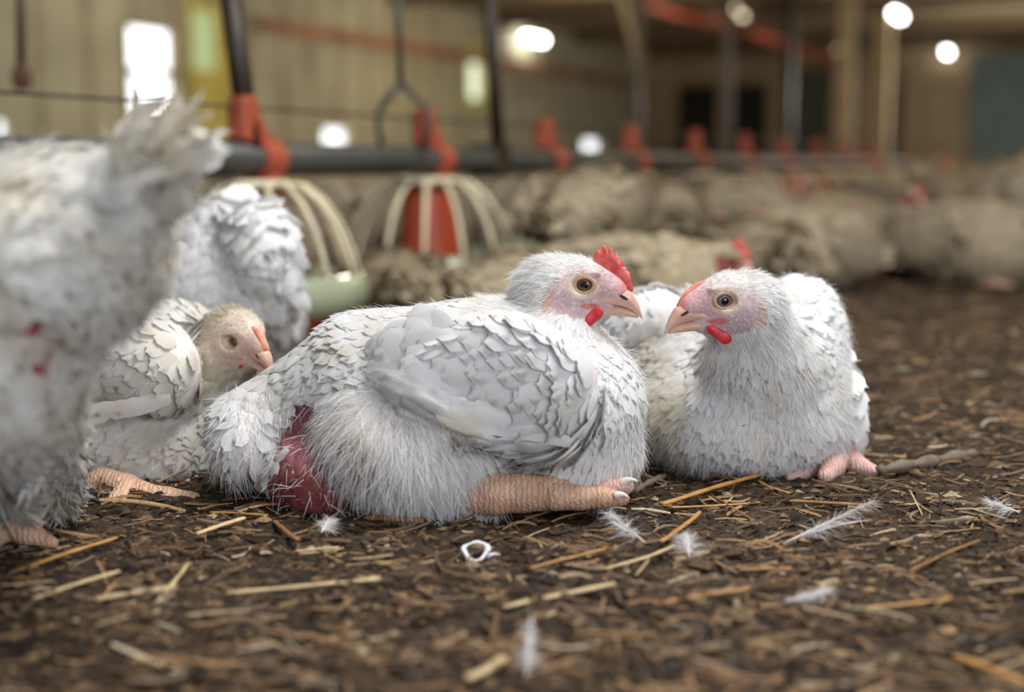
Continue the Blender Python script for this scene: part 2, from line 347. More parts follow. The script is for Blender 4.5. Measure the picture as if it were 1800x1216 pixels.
class Plume:
    """gathers feather blades and down strands lying on a surface"""
    def __init__(s, *surf):
        s.V = []; s.F = []; s.U = []; s.S = []; s.n = 0; s.bvh = [BVHTree.FromPolygons(v.tolist(), f.tolist()) for v, f in surf]
    def drape(s, P, S_):
        """lay the blades close on the surface below, tips slightly proud"""
        k = len(P); nl, nw = S_.shape; Q = P.reshape(-1, 3); hh = np.empty(len(Q)); nn = np.empty((len(Q), 3))
        for q in range(len(Q)):
            v = Vector(Q[q]); best = None
            for t in s.bvh:
                loc, nor, i_, d_ = t.find_nearest(v); h = (v - loc).dot(nor)
                if best is None or (h < 0 and d_ < .02 and h < best[0]) or (best[0] > 0 and d_ < best[2]): best = (h, nor, d_)
            hh[q] = best[0]; nn[q] = best[1]
        hh = hh.reshape(k, nl, nw); nn = unit(nn.reshape(k, nl, nw, 3).mean(2)); sv = S_[:, 0][None]; lo = -.0014 + .0030 * sv; hi = .0004 + .0042 * sv
        mid = hh[:, :, nw // 2]; low = hh.min(2) + .0010 * sv; d = np.maximum(lo - np.minimum(mid, low), 0) - .85 * np.maximum(mid - hi, 0)
        for _ in range(3): d[:, 1:-1] = (d[:, :-2] + 2 * d[:, 1:-1] + d[:, 2:]) / 4; d[:, -1] = d[:, -2]; d[:, 0] = d[:, 1]
        return P + (nn * d[..., None])[:, :, None, :].repeat(nw, 2).reshape(P.shape)
    def _push(s, P, F, U, st):
        n, m = P.shape[:2]; s.V.append(P.reshape(-1, 3)); s.F.append((F[None] + (np.arange(n) * m)[:, None, None] + s.n).reshape(-1, 4))
        s.U.append(np.broadcast_to(U, (n, m, 2)).reshape(-1, 2)); s.S.append(np.repeat(st, m)); s.n += n * m
    def blades(s, p, n, t, L, Wd, lift=.18, bend=6.0, camber=.28, stain=0., nl=7, nw=5, fray=.0, pointed=.0, sink=.0004, drape=True):
        """p base, n normal, t direction (n,3); L, Wd length and width arrays"""
        k = len(p)
        if k == 0: return
        L = np.broadcast_to(L, (k,)); Wd = np.broadcast_to(Wd, (k,)); stain = np.broadcast_to(stain, (k,)).astype(float); lift = np.broadcast_to(lift, (k,)) * (.7 + .6 * RNG.random(k))
        t = unit(t - n * (t * n).sum(1, keepdims=True)); b = np.cross(n, t)
        ss = np.linspace(0, 1, nl); aa = np.linspace(-1, 1, nw)
        prof = np.where(ss < .55, .38 + .62 * np.sin(ss / .55 * PI / 2), np.sqrt(np.clip(1 - ((ss - .55) / .45) ** 2, 0, 1)) * (1 - pointed) + pointed * (1 - (ss - .55) / .45)); prof[-1] = .12
        curl = (RNG.random(k) - .5) * .5
        S_, A_ = np.meshgrid(ss, aa, indexing='ij'); PR = np.repeat(prof[:, None], nw, 1)
        along = S_[None] * L[:, None, None]; acr = (A_ * PR)[None] * (Wd / 2)[:, None, None]
        along = along - (np.abs(A_) ** 2 * (S_ > .9) * .10)[None] * L[:, None, None]
        if fray: along = along + (RNG.random((k, nl, nw)) - .5) * fray * L[:, None, None] * (S_ > .55)[None]; acr = acr * (1 + (RNG.random((k, nl, nw)) - .5) * fray * 1.5)
        up = -sink + lift[:, None, None] * along - bend * along ** 2 * .5 - camber * (np.abs(A_) ** 2 * PR)[None] * (Wd / 2)[:, None, None] * .55
        side = acr + (curl[:, None, None] * (along ** 2) / np.maximum(L, 1e-6)[:, None, None] * .5)
        P = p[:, None, None, :] + t[:, None, None] * along[..., None] + b[:, None, None] * side[..., None] + n[:, None, None] * up[..., None]
        I = np.arange(nl * nw).reshape(nl, nw); F = np.stack([I[:-1, :-1], I[:-1, 1:], I[1:, 1:], I[1:, :-1]], -1).reshape(-1, 4)
        P = P.reshape(k, -1, 3)
        if s.bvh and drape: P = s.drape(P, S_)
        s._push(P, F, np.stack([A_, S_], -1).reshape(-1, 2), stain)
    def strands(s, p, n, t, L, wd=.0004, lift=.4, jit=.3, droop=.3, stain=0.):
        k = len(p)
        if k == 0: return
        L = np.broadcast_to(L, (k,)) * (.6 + .8 * RNG.random(k)); stain = np.broadcast_to(stain, (k,)).astype(float)
        t = unit(t - n * (t * n).sum(1, keepdims=True)); d = unit(t + n * np.broadcast_to(lift, (k,))[:, None] + RNG.normal(size=(k, 3)) * jit)
        b = unit(np.cross(d, RNG.normal(size=(k, 3)))); g = unit(RNG.normal(size=(k, 3)) * .6 + np.array([0, 0, -1.0]) + t)
        rows = []
        for q, w in ((0, 1.), (.35, .9), (.7, .6), (1., .12)):
            c = p + d * (q * L)[:, None] + g * (droop * q * q * L)[:, None] - n * .001
            rows += [c - b * (wd * w / 2), c + b * (wd * w / 2)]
        P = np.stack(rows, 1); F = np.array([[0, 1, 3, 2], [2, 3, 5, 4], [4, 5, 7, 6]])
        U = np.array([[0, q] for q in (0, 0, .35, .35, .7, .7, 1, 1)]) * np.array([1, 0])
        s._push(P, F, U, stain)
    def build(s, name, m, parent, origin):
        V = np.concatenate(s.V) - origin; me = np_mesh(name, V, [np.concatenate(s.F)])
        attr(me, 'stain', np.concatenate(s.S)); uvl = me.uv_layers.new(name='UVMap'); U = np.concatenate(s.U)
        li = np.empty(len(me.loops), np.int32); me.loops.foreach_get('vertex_index', li); uvl.data.foreach_set('uv', np.ascontiguousarray(U[li], np.float32).ravel())
        return ob(name, me, m, parent)

# ------------------------------------------------------------------ hen heads
class Head:
    """head frame: forward f, up u, side s, millimetres; origin midway between the eyes"""
    def __init__(s, O, f, u, scale=1.0):
        s.f = unit(f); s.s = unit(np.cross(s.f, unit(u))); s.u = np.cross(s.s, s.f); s.O = np.asarray(O, float); s.k = scale * .001
        s.R = np.stack([s.f, s.u, s.s], 1)
    def w(s, q): return s.O + (np.asarray(q, float) * s.k) @ s.R.T
    def h(s, p): return ((p - s.O) @ s.R) / s.k
    def e(s, c, r, k=8, sub=False): return ell(s.w(c), np.array(r) * s.k, k=k * s.k, R=s.R, sub=sub)
    def prims(s):
        return [s.e((-9, 2, 0), (24, 18.5, 16.5), 8), s.e((12, -3, 0), (17, 12.5, 10), 10), s.e((22, -6, 0), (9, 7.5, 8), 6), s.e((-8, -14, 0), (19, 15, 15), 8),
                s.e((5, -19, 0), (16, 8, 9), 6)] + \
               [s.e((1, 8.5, q * 12), (10, 3.2, 3.2), 3) for q in (-1, 1)] + [s.e((0, 0, q * 20.5), (8.6, 7.4, 9.0), 1.2, True) for q in (-1, 1)] + \
               [s.e((-25, -9, q * 14), (6, 12, 3.5), 4) for q in (-1, 1)]
    def paint(s, V, C):
        h = s.h(V); near = (np.abs(h) < 70).all(1)
        def blend(c, r, col, hard=.35, sides=True):
            q = np.stack([(h[:, 0] - c[0]) / r[0], (h[:, 1] - c[1]) / r[1]], 1); d = np.linalg.norm(q, axis=1)
            a = np.clip((1 + hard - d) / hard, 0, 1) * near * (np.abs(h[:, 2]) < 30)
            C[:] = C * (1 - a[:, None]) + np.array(lin(*col)) * a[:, None]
        blend((4, -7), (26, 17), (218, 194, 192)); blend((14, -1), (11, 9), (214, 178, 182)); blend((-8, -14), (12, 10), (200, 178, 182))
        blend((0, 0), (10, 9), (226, 204, 188), .25)
        blend((31, 1), (4, 6), (222, 158, 158), 1.2)
        blend((5, -15.5), (5, 1.6), (206, 120, 118), .9); blend((-26, -12), (3.4, 9), (206, 166, 152), .5)
        nz = vn(h[:, 0] * .55, h[:, 1] * .55, 9) * near; C *= (1 - .14 * nz * (h[:, 0] > -22))[:, None]
        return C
    def facemask(s, p):
        h = s.h(p); return (((h[:, 0] - 6) / 27) ** 2 + ((h[:, 1] + 8) / 17) ** 2 < 1) & (np.abs(h[:, 2]) < 30)
    def loft(s, secs, n=14, nsub=6):
        f = np.array(secs, float); t = np.linspace(0, len(f) - 1, (len(f) - 1) * nsub + 1); c = np.stack([np.interp(t, np.arange(len(f)), f[:, j]) for j in range(4)], 1)
        for _ in range(2): c[1:-1] = (c[:-2] + 2 * c[1:-1] + c[2:]) / 4
        V = []
        for ff, top, bot, hw in c:
            for k in range(n):
                a = 2 * PI * k / n; V.append((ff, (top + bot) / 2 + (top - bot) / 2 * math.sin(a), hw * math.cos(a)))
        m = len(c); F = [(i * n + k, i * n + (k + 1) % n, (i + 1) * n + (k + 1) % n, (i + 1) * n + k) for i in range(m - 1) for k in range(n)] + [tuple(range(n)), tuple((m - 1) * n + k for k in range(n))]
        return np.array(V), F
    def parts(s, root, origin, iris=M_IRIS, comb='tall', wattle=1.0, openness=0, detail=True):
        M = lambda q: s.w(q) - origin
        mb = MB()
        V, F = s.loft([(4, -11, -16.5, 9), (12, -7, -16, 9.8), (20, -3.6, -15.8, 9), (28, -1.8, -17.0, 7.6), (34, -4.2, -19.4, 6), (38, -10.5, -22.2, 4.2), (41, -17.5, -23.8, 2.4), (42.8, -23.6, -25.6, .5)]); mb.add(M(V), F)
        V, F = s.loft([(4, -16 - openness, -21.5 - openness, 7.6), (14, -15.2 - openness, -23 - openness, 7), (24, -15.6 - openness, -23.6 - openness, 5.6), (34, -18.2 - openness, -24 - openness, 3.6), (39.5, -22 - openness, -24.6 - openness, 1.2)]); mb.add(M(V), F)
        bk = ob('beak', mb.me('beak'), M_BEAK, root)
        if detail:
            mb = MB()
            for q in (-1, 1):
                V = []; 
                for k in range(10):
                    a = 2 * PI * k / 10; V.append((28.5 + 3.8 * math.cos(a), -8.6 - 1.7 * math.cos(a) + 1.3 * math.sin(a), q * (7.75 + .25 * math.cos(a * .5) ** 2)))
                mb.add(M(V), [tuple(range(10))])
            ob('nostril', mb.me('nostril'), M_NOSTRIL, bk)
        # comb
        if comb:
            out = {'tall': [(5, 14), (5, 21), (6.8, 25), (8.2, 25.6), (9.4, 22.6), (11, 28.6), (12.6, 29.2), (14, 26), (14.4, 20), (16.6, 27), (17.8, 27.4), (19, 23), (19.2, 16.8), (21.2, 23.6), (22.4, 23.8), (23.6, 19), (23.8, 14), (26, 18.6), (27, 18.4), (27.8, 14), (27.8, 10.8), (29.4, 12.8), (30.6, 9.4), (32.2, 9.2), (33.4, 4), (35.4, -3), (33.5, -8), (24, -4), (14, 6), (8, 11)],
                   'low': [(9, 13), (10, 15), (13, 14.6), (15.5, 13.4), (17, 14), (19.6, 11), (21, 11.6), (23.5, 8), (25, 8.4), (27.6, 4.4), (30.5, 1), (33, -4), (30, -7), (22, -4), (14, 6)]}[comb]
            c = np.array(out); n = len(c); cen = c.mean(0); mb = MB(); V = []
            for z, sh in ((-2.0, .93), (-1.5, .98), (0, 1.0), (1.5, .98), (2.0, .93)):
                base = c[-3:-1].mean(0); q = cen + (c - cen) * sh
                V += [(x, y, z) for x, y in q]
            F = [(l * n + k, l * n + (k + 1) % n, (l + 1) * n + (k + 1) % n, (l + 1) * n + k) for l in range(4) for k in range(n)]
            V += [(*cen, -2.1), (*cen, 2.1)]
            F += [((k + 1) % n, k, 5 * n) for k in range(n)] + [(4 * n + k, 4 * n + (k + 1) % n, 5 * n + 1) for k in range(n)]
            mb.add(M(np.array(V)), F); ob('comb', mb.me('comb'), M_COMB if comb == 'tall' else M_COMBPALE, root)
        if wattle:
            for q in (-1, 1):
                V, F = solid([('e', np.array([5.0, -24.0, q * 11.2]) * .001, np.array([11.5 * wattle, 5.4 * wattle, 1.9]) * .001, rotm_z(32), .002, False),
                              ('e', np.array([-1, -28.0, q * 12.4]) * .001, np.array([7.0 * wattle, 6.4 * wattle, 2.0]) * .001, rotm_z(40), .003, False)], .0011 if detail else .002, floor=None)
                me = np_mesh('wattle', M(V * 1000), [F]); ob('wattle', me, M_WATTLE, root)
        for q in (-1, 1):
            c = np.array([0, 0, q * 12.2]); mb = MB(); nl, nk = 14, 24; V = []; R_ = 5.9
            for i in range(nl):
                th = PI * .58 * i / (nl - 1)
                for k in range(nk):
                    a = 2 * PI * k / nk; V.append((c[0] + R_ * math.sin(th) * math.cos(a), c[1] + R_ * .93 * math.sin(th) * math.sin(a), c[2] + q * R_ * .8 * math.cos(th)))
            F = [(i * nk + k, i * nk + (k + 1) % nk, (i + 1) * nk + (k + 1) % nk, (i + 1) * nk + k) for i in range(nl - 1) for k in range(nk)]
            mb.add(M(np.array(V)), F); me = mb.me('eye'); e = ob('eye', me, [iris, M_PUPIL], root)
            mi = np.zeros(len(me.polygons), np.int32); mi[:nk * 4] = 1; me.polygons.foreach_set('material_index', mi)
            if detail:
                mb = MB(); V = []; na = 32; nb = 10
                for k in range(na):
                    a = 2 * PI * k / na; rr = 6.9 + .35 * math.cos(2 * a); tz = 1.45 + .25 * math.sin(a)
                    for j in range(nb):
                        t = 2 * PI * j / nb; r2 = rr + tz * math.cos(t)
                        V.append((r2 * math.cos(a) * 1.06, r2 * .86 * math.sin(a) + .25, q * (14.9 + 1.3 * math.sin(t) - .5 * math.cos(a))))
                F = [(k * nb + j, k * nb + (j + 1) % nb, ((k + 1) % na) * nb + (j + 1) % nb, ((k + 1) % na) * nb + j) for k in range(na) for j in range(nb)]
                mb.add(M(np.array(V)), F); ob('eyelid', mb.me('eyelid'), M_LID, root)
def rotm_z(d): return np.array(Matrix.Rotation(math.radians(d), 3, 'Z'))
M_NOSTRIL = simple('nostril_shadow_skin', lin(70, 36, 30), .8, .1)

def limb(name, pts, rad, m, parent, origin, step=.0016, extra=(), ridges=0):
    pr = [cap(pts[i], pts[i + 1], rad[i], rad[i + 1], .004) for i in range(len(pts) - 1)] + list(extra)
    V, F = solid(pr, step, floor=None); return ob(name, np_mesh(name, V - origin, [F]), m, parent)
def claw(a, b, r, parent, origin, drop=.004):
    a = np.asarray(a); b = np.asarray(b); t = np.linspace(0, 1, 7)[:, None]; mid = (a + b) / 2 + np.array([0, 0, drop])
    pts = (1 - t) ** 2 * a + 2 * t * (1 - t) * mid + t ** 2 * b
    mb = MB(); mb.tube(pts - origin, r * (1 - .88 * t[:, 0]), 10); return ob('claw', mb.me('claw'), M_CLAW, parent)
def inell(px, py, lst):
    r = np.zeros(px.shape, bool)
    for cx, cy, rx, ry in lst: r |= ((px - cx) / rx) ** 2 + ((py - cy) / ry) ** 2 < 1
    return r
def softell(px, py, lst, hard=.3):
    r = np.zeros(px.shape)
    for cx, cy, rx, ry in lst: r = np.maximum(r, np.clip((1 + hard - np.sqrt(((px - cx) / rx) ** 2 + ((py - cy) / ry) ** 2)) / hard, 0, 1))
    return r
def const(v, n): return np.tile(np.asarray(v, float), (n, 1))
def vary(t, a): return t + RNG.normal(size=t.shape) * a

# ================================================================== THE SETTING
DL = unit(np.array([.4564, 1.0, 0])); NL = np.array([-DL[1], DL[0], 0])          # direction of the feed line and of the side wall; towards the wall
P0 = W(430, 280, 2.0)                                                            # first feeder on the feed line
WOFF = 6.9; CEIL = 2.25; ENDU = 21.5
WB = np.array([P0[0], P0[1], 0]) + NL * WOFF                                     # a foot point of the side wall
def wallpt(px, py):
    r = ray(px, py); t = ((WB - np.array([0, 0, H])) @ NL) / (r @ NL); p = np.array([0, 0, H]) + r * t
    return (p - WB) @ DL, p[2]
EB = np.array([P0[0], P0[1], 0]) + DL * ENDU
def endpt(px, py):
    r = ray(px, py); t = ((EB - np.array([0, 0, H])) @ DL) / (r @ DL); p = np.array([0, 0, H]) + r * t
    return -(p - EB) @ NL, p[2]                                                  # distance to the right of the feed line, height
RW = np.stack([DL, NL, [0, 0, 1]], 1)
def wbox(mb, u0, u1, z0, z1, d0, d1):                                            # box on the side wall: d = distance into the room
    c = WB + DL * (u0 + u1) / 2 - NL * (d0 + d1) / 2 + np.array([0, 0, (z0 + z1) / 2]); mb.box(c, (abs(u1 - u0), abs(d1 - d0), abs(z1 - z0)), RW)
def ebox(mb, v0, v1, z0, z1, d0, d1):
    c = EB - NL * (v0 + v1) / 2 - DL * (d0 + d1) / 2 + np.array([0, 0, (z0 + z1) / 2]); mb.box(c, (abs(d1 - d0), abs(v1 - v0), abs(z1 - z0)), RW)

def panel_mat(name, col, seam, width, var=.2):
    m, nt, b, out = node_mat(name); tc = N(nt, 'ShaderNodeTexCoord'); mp = N(nt, 'ShaderNodeMapping'); mp.inputs['Rotation'].default_value = (0, 0, -math.atan2(DL[1], DL[0]))
    nt.links.new(tc.outputs['Object'], mp.inputs[0]); wv = N(nt, 'ShaderNodeTexWave', wave_type='BANDS', bands_direction='X', i_Scale=width, i_Distortion=.2)
    nt.links.new(mp.outputs[0], wv.inputs[0]); no = N(nt, 'ShaderNodeTexNoise', i_Scale=2.2, i_Detail=6.0); nt.links.new(mp.outputs[0], no.inputs[0])
    c = ramp(nt, no.outputs[0], [(.3, tuple(x * (1 - var) for x in col)), (.7, tuple(x * (1 + var) for x in col))])
    s = ramp(nt, wv.outputs[0], [(.0, seam), (.12, (1, 1, 1))]); nt.links.new(mixc(nt, 1.0, c, s, 'MULTIPLY'), b.inputs['Base Color']); b.inputs['Roughness'].default_value = .8
    return m
M_WALL = panel_mat('painted_wall_panels', lin(182, 176, 152), (.6, .55, .48), .55)
M_END = simple('end_wall_boards', lin(150, 130, 104), .85, .25, 1.5)
M_CEIL = simple('ceiling_boards', lin(128, 112, 86), .85, .3, .9)
M_DARKDOOR = simple('dark_doorway', lin(28, 24, 22), .9, .2, 2)
M_GREEND = simple('grey_green_door', lin(66, 68, 58), .8, .2, 2)
M_TEAL = simple('teal_panel', lin(92, 108, 108), .7, .2, 2)
M_TAN = simple('tan_timber', lin(158, 138, 108), .8, .2, 3)
M_DARKMETAL = simple('dark_metal', lin(48, 38, 28), .5, .25, 12)
M_PIPE = simple('grey_feed_pipe', lin(66, 66, 60), .5, .2, 14)
M_ORANGE = simple('orange_plastic', lin(176, 72, 42), .42, .12, 9)
M_ORANGED = simple('orange_painted_steel', lin(166, 78, 54), .6, .3, 3)
M_GRILL = simple('ivory_grill_plastic', lin(214, 204, 172), .4, .1, 9)
M_RIM = simple('pale_green_rim_plastic', lin(156, 164, 136), .2, .12, 9)
M_YELLOW = simple('yellow_wall_board', lin(206, 186, 92), .7, .2, 3)
M_GREENP = emit('green_daylit_panel', (.42, .55, .28), .17)
M_DAY = emit('daylit_pane', (.90, .94, 1.0), .9)
M_DAYW = emit('daylit_hole', (.9, .92, 1.0), .75)
M_GREENW = emit('pale_green_daylit_pane', (.80, .90, .68), .42)
M_TUBE = emit('lit_tube', (1, .98, .90), 9)
M_BULB = emit('dim_bulb', (1, .84, .55), 1.0)

# floor -----------------------------------------------------------
def floor_h(x, y):
    d = np.clip((4 - y) / 3, 0.15, 1)
    return (.007 * (vn(x * 9, y * 9, 1) - .5) + .007 * (vn(x * 28, y * 28, 2) - .5) + .005 * (vn(x * 80, y * 80, 3) - .5) + .0028 * (vn(x * 210, y * 210, 4) - .5)) * d
ys = [-3.0, -2.0, -1.0, -.3, .1]; y = .35
while y < 30: ys.append(y); y += .0028 + .0065 * max(0, y - .9) ** 1.25
ys = np.array(ys); tt = np.linspace(-1, 1, 520); core = np.maximum(ys, .4) * .42 + .12
X = tt[None, :] * core[:, None]; X = np.concatenate([np.linspace(-14, -1, 12)[None] * np.ones((len(ys), 1)) + X[:, :1] * 1.0, X, np.linspace(1, 14, 12)[None] * np.ones((len(ys), 1)) + X[:, -1:]], 1)
Yg = np.repeat(ys[:, None], X.shape[1], 1); Z = floor_h(X, Yg)
I = np.arange(X.size).reshape(X.shape); FF = np.stack([I[:-1, :-1], I[:-1, 1:], I[1:, 1:], I[1:, :-1]], -1).reshape(-1, 4)
m, nt, b, out = node_mat('trodden_litter'); tc = N(nt, 'ShaderNodeTexCoord')
n1 = N(nt, 'ShaderNodeTexNoise', i_Scale=130.0, i_Detail=8.0, i_Roughness=.7); nt.links.new(tc.outputs['Object'], n1.inputs[0])
n2 = N(nt, 'ShaderNodeTexNoise', i_Scale=14.0, i_Detail=4.0); nt.links.new(tc.outputs['Object'], n2.inputs[0])
c1 = ramp(nt, n1.outputs[0], [(.30, lin(24, 20, 16)), (.5, lin(68, 56, 45)), (.62, lin(94, 78, 62)), (.78, lin(138, 119, 96))])
c2 = ramp(nt, n2.outputs[0], [(.3, (.5, .47, .45)), (.7, (1.25, 1.2, 1.15))])
nt.links.new(mixc(nt, 1.0, c1, c2, 'MULTIPLY'), b.inputs['Base Color']); b.inputs['Roughness'].default_value = .85; b.inputs['Specular IOR Level'].default_value = .25
bp = N(nt, 'ShaderNodeBump', i_Strength=.9, i_Distance=.004); nt.links.new(n1.outputs[0], bp.inputs['Height']); nt.links.new(bp.outputs[0], b.inputs['Normal'])
tag(ob('floor', np_mesh('floor', np.stack([X, Yg, Z], -1).reshape(-1, 3), [FF]), m), kind='structure')

# side wall with openings cut as separate strips, ceiling, end wall ----------------------------------
def opening(px0, px1, py0, py1):
    u0, z1 = wallpt(px0, py0); u1, z0 = wallpt(px1, py1); return u0, u1, z0, z1
w1 = opening(222, 308, 45, 200); w2 = opening(822, 848, 96, 176)
holes = [opening(-12, 16, 212, 240), opening(358, 394, 212, 240), opening(566, 612, 226, 254), opening(1024, 1053, 246, 277)]
def wall_with_holes(u0, u1, hs):
    mb = MB(); cuts = sorted(hs); u = u0
    for a, b_, z0, z1 in cuts:
        wbox(mb, u, a, -.05, CEIL, -.1, 0); wbox(mb, a, b_, -.05, z0, -.1, 0); wbox(mb, a, b_, z1, CEIL, -.1, 0); u = b_
    wbox(mb, u, u1, -.05, CEIL, -.1, 0); return mb
mb = wall_with_holes(-6, ENDU + .1, [w1, w2] + holes); tag(ob('wall_left', mb.me('wall_left', False), M_WALL), kind='structure')
def window(name, rect, mat, bars, framew=.04, fm=None):
    u0, u1, z0, z1 = rect; r = thing(name, WB + DL * (u0 + u1) / 2 + np.array([0, 0, z0]), None, None); r['kind'] = 'structure'; O = np.array(r.location)
    mb = MB(); wbox(mb, u0, u1, z0, z1, -.09, -.07); o = ob('pane', mb.me('pane', False), mat, r); shift(o, O)
    mb = MB(); fw = framew
    for a in ((u0 - fw, u0, z0 - fw, z1 + fw), (u1, u1 + fw, z0 - fw, z1 + fw), (u0, u1, z1, z1 + fw), (u0, u1, z0 - fw, z0)): wbox(mb, *a, 0, .025)
    for z in bars: wbox(mb, u0, u1, z - .035, z + .035, -.06, .01)
    o = ob('window_frame', mb.me('window_frame', False), fm or M_TAN, r); shift(o, O); return r
def shift(o, O):
    o.data.transform(Matrix.Translation(Vector(-np.asarray(O)))); return o
window('window_1', w1, M_DAY, [wallpt(265, 128)[1]])
window('window_2', w2, M_GREENW, [], .17, simple('pale_green_board', lin(186, 184, 118), .7, .15, 3))
for i, r in enumerate(holes): window('window_%d' % (i + 3), r, M_DAYW, [], .015)
u0, u1, z0, z1 = opening(322, 404, -2, 250)
mb = MB(); wbox(mb, u0, u1, z0, z1, .002, .05); bd = tag(ob('shutter_board', mb.me('shutter_board', False), M_YELLOW), 'yellow-green shutter board standing on the wall right of the bright white window', 'shutter')
a0, a1, b0, b1 = opening(328, 368, 20, 125); mb = MB(); wbox(mb, a0, a1, b0, b1, .05, .06); ob('green_pane', mb.me('green_pane', False), M_GREENP, bd)
mb = MB(); c = (WB + EB) / 2; 
def room(u, v, z): return np.array([P0[0], P0[1], 0]) + DL * u - NL * v + np.array([0, 0, z])
mb.box(room(9.5, 3.5, CEIL + .05), (25, 21, .1), RW); tag(ob('ceiling', mb.me('ceiling', False), M_CEIL), kind='structure')
# end wall with two dark doorways
d1 = endpt(1190, 150)[0], endpt(1262, 150)[0], 0, endpt(1220, 148)[1]; d2 = endpt(1286, 150)[0], endpt(1350, 150)[0], 0, endpt(1320, 146)[1]
mb = MB(); ebox(mb, -WOFF - .1, d1[0], -.05, CEIL, -.1, 0); ebox(mb, d1[0], d1[1], d1[3], CEIL, -.1, 0); ebox(mb, d1[1], d2[0], -.05, CEIL, -.1, 0); ebox(mb, d2[0], d2[1], d2[3], CEIL, -.1, 0); ebox(mb, d2[1], 14, -.05, CEIL, -.1, 0)
tag(ob('wall_end', mb.me('wall_end', False), M_END), kind='structure')
for i, d in enumerate((d1, d2)):
    mb = MB(); ebox(mb, d[0] - .02, d[1] + .02, 0, d[3] + .02, -.35, -.101); tag(ob('door_%d' % (i + 1), mb.me('door', False), M_DARKDOOR), kind='structure')
v0 = endpt(1392, 150)[0]; v1 = endpt(1462, 150)[0]; mb = MB(); ebox(mb, v0, v1, 0, endpt(1420, 118)[1], 0, .06); tag(ob('door_3', mb.me('door', False), M_GREEND), kind='structure')
v0 = endpt(1718, 150)[0]; mb = MB(); ebox(mb, v0, 14, 0, endpt(1760, 100)[1], .0, .8); tag(ob('teal_partition', mb.me('teal_partition', False), M_TEAL), 'grey-teal partition at the far right end of the barn', 'partition')
v0 = endpt(1592, 150)[0]; v1 = endpt(1712, 150)[0]; mb = MB(); ebox(mb, v0, v1, 0, endpt(1650, 108)[1], .0, .3); tag(ob('tan_partition', mb.me('tan_partition', False), M_TAN), 'broad tan board partition left of the teal partition at the far end', 'partition')
v0 = endpt(1078, 150)[0]; v1 = endpt(1134, 150)[0]; mb = MB(); ebox(mb, v0, v1, 0, endpt(1100, 200)[1], .1, .6); tag(ob('blue_cabinet', mb.me('blue_cabinet', False), simple('dark_blue_paint', lin(46, 56, 62), .6)), 'dark blue-grey cabinet against the far wall, left of the dark doorways', 'cabinet')
v0 = endpt(1566, 150)[0]; v1 = endpt(1588, 150)[0]; mb = MB(); ebox(mb, v0, v1, 0, endpt(1580, 160)[1], .1, .5); tag(ob('dark_bin', mb.me('dark_bin', False), M_DARKMETAL), 'narrow dark bin standing beside the tan partition at the far end', 'bin')
mb = MB(); mb.box(room(9.5, 13.6, CEIL / 2), (25, .1, CEIL + .1), RW); tag(ob('wall_right', mb.me('wall_right', False), M_WALL), kind='structure')
# posts
def post(px, Y, w, m, name, label, top=CEIL, cat='post'):
    p = W(px, 290, Y); mb = MB(); mb.box((0, 0, top / 2), (w, w, top), RW); o = ob(name, mb.me(name, False), m); o.location = (p[0], p[1], 0); return tag(o, label, cat)
post(1118, 12.0, .08, M_DARKMETAL, 'roof_post', 'dark roof post left of the two black doorways')
post(1276, 15.0, .09, M_DARKMETAL, 'roof_post', 'dark roof post between the two black doorways')
post(1382, 13.0, .09, M_DARKMETAL, 'roof_post', 'dark roof post right of the two black doorways')
post(1482, 16.0, .17, M_TAN, 'timber_post', 'tan timber post between the grey-green door and the dark bin')
post(1544, 17.0, .20, M_TAN, 'timber_post', 'tan timber post just left of the dark bin')
# long steel at the ceiling, running parallel to the feed line
def runner(pxa, pya, z, u_len, w, h, m, name, label, cat):
    r = ray(pxa, pya); p = np.array([0, 0, H]) + r * ((z - H) / r[2]); mb = MB(); mb.box(DL * u_len / 2, (u_len, w, h), RW); o = ob(name, mb.me(name, False), m); o.location = p - DL * 0; return tag(o, label, cat)
runner(1140, 0, 1.9, 9.4, .16, .10, M_ORANGED, 'heating_duct', 'orange steel duct running under the ceiling towards the far wall', 'duct')
u0, z0 = wallpt(450, 42); mb = MB(); wbox(mb, u0, ENDU, z0 - .06, z0 + .06, .0, .1); tag(ob('trim_1', mb.me('trim', False), simple('faded_red_paint', lin(158, 106, 76), .7, .35, 2)), kind='structure')
mb = MB(); 
for k in range(8): mb.box(room(1 + k * 2.9, 3.5, CEIL - .07), (.12, 21, .14), RW)
tag(ob('trim_2', mb.me('trim', False), simple('ceiling_joist', lin(96, 78, 56), .85, .25, 2)), kind='structure')
# lamps
def lamp(px, py, z, length, m, label, r=.035):
    q = ray(px, py); p = np.array([0, 0, H]) + q * ((z - H) / q[2]); t = thing('ceiling_lamp', p, label, 'lamp', 'ceiling lamps')
    mb = MB(); mb.tube([-DL * length / 2, DL * length / 2], r, 12); ob('lamp_tube', mb.me('lamp_tube'), m, t)
    mb = MB(); mb.box((0, 0, .05), (length + .06, .1, .03), RW); mb.box((0, 0, (CEIL - z) / 2 + .03), (.03, .03, CEIL - z - .06), RW); ob('lamp_housing', mb.me('lamp_housing', False), M_DARKMETAL, t)
lamp(940, 68, 2.03, .62, M_TUBE, 'long bright tube lamp left of the orange ceiling duct')
lamp(1578, 27, 2.08, .5, M_TUBE, 'bright ceiling lamp nearest the top right corner')
lamp(1665, 92, 2.02, .2, M_TUBE, 'small bright ceiling lamp above the tan partition')
lamp(1290, 15, 2.05, .12, M_BULB, 'upper of two small dim bulbs by the orange duct', .03)
lamp(1305, 28, 2.05, .12, M_BULB, 'lower of two small dim bulbs by the orange duct', .03)
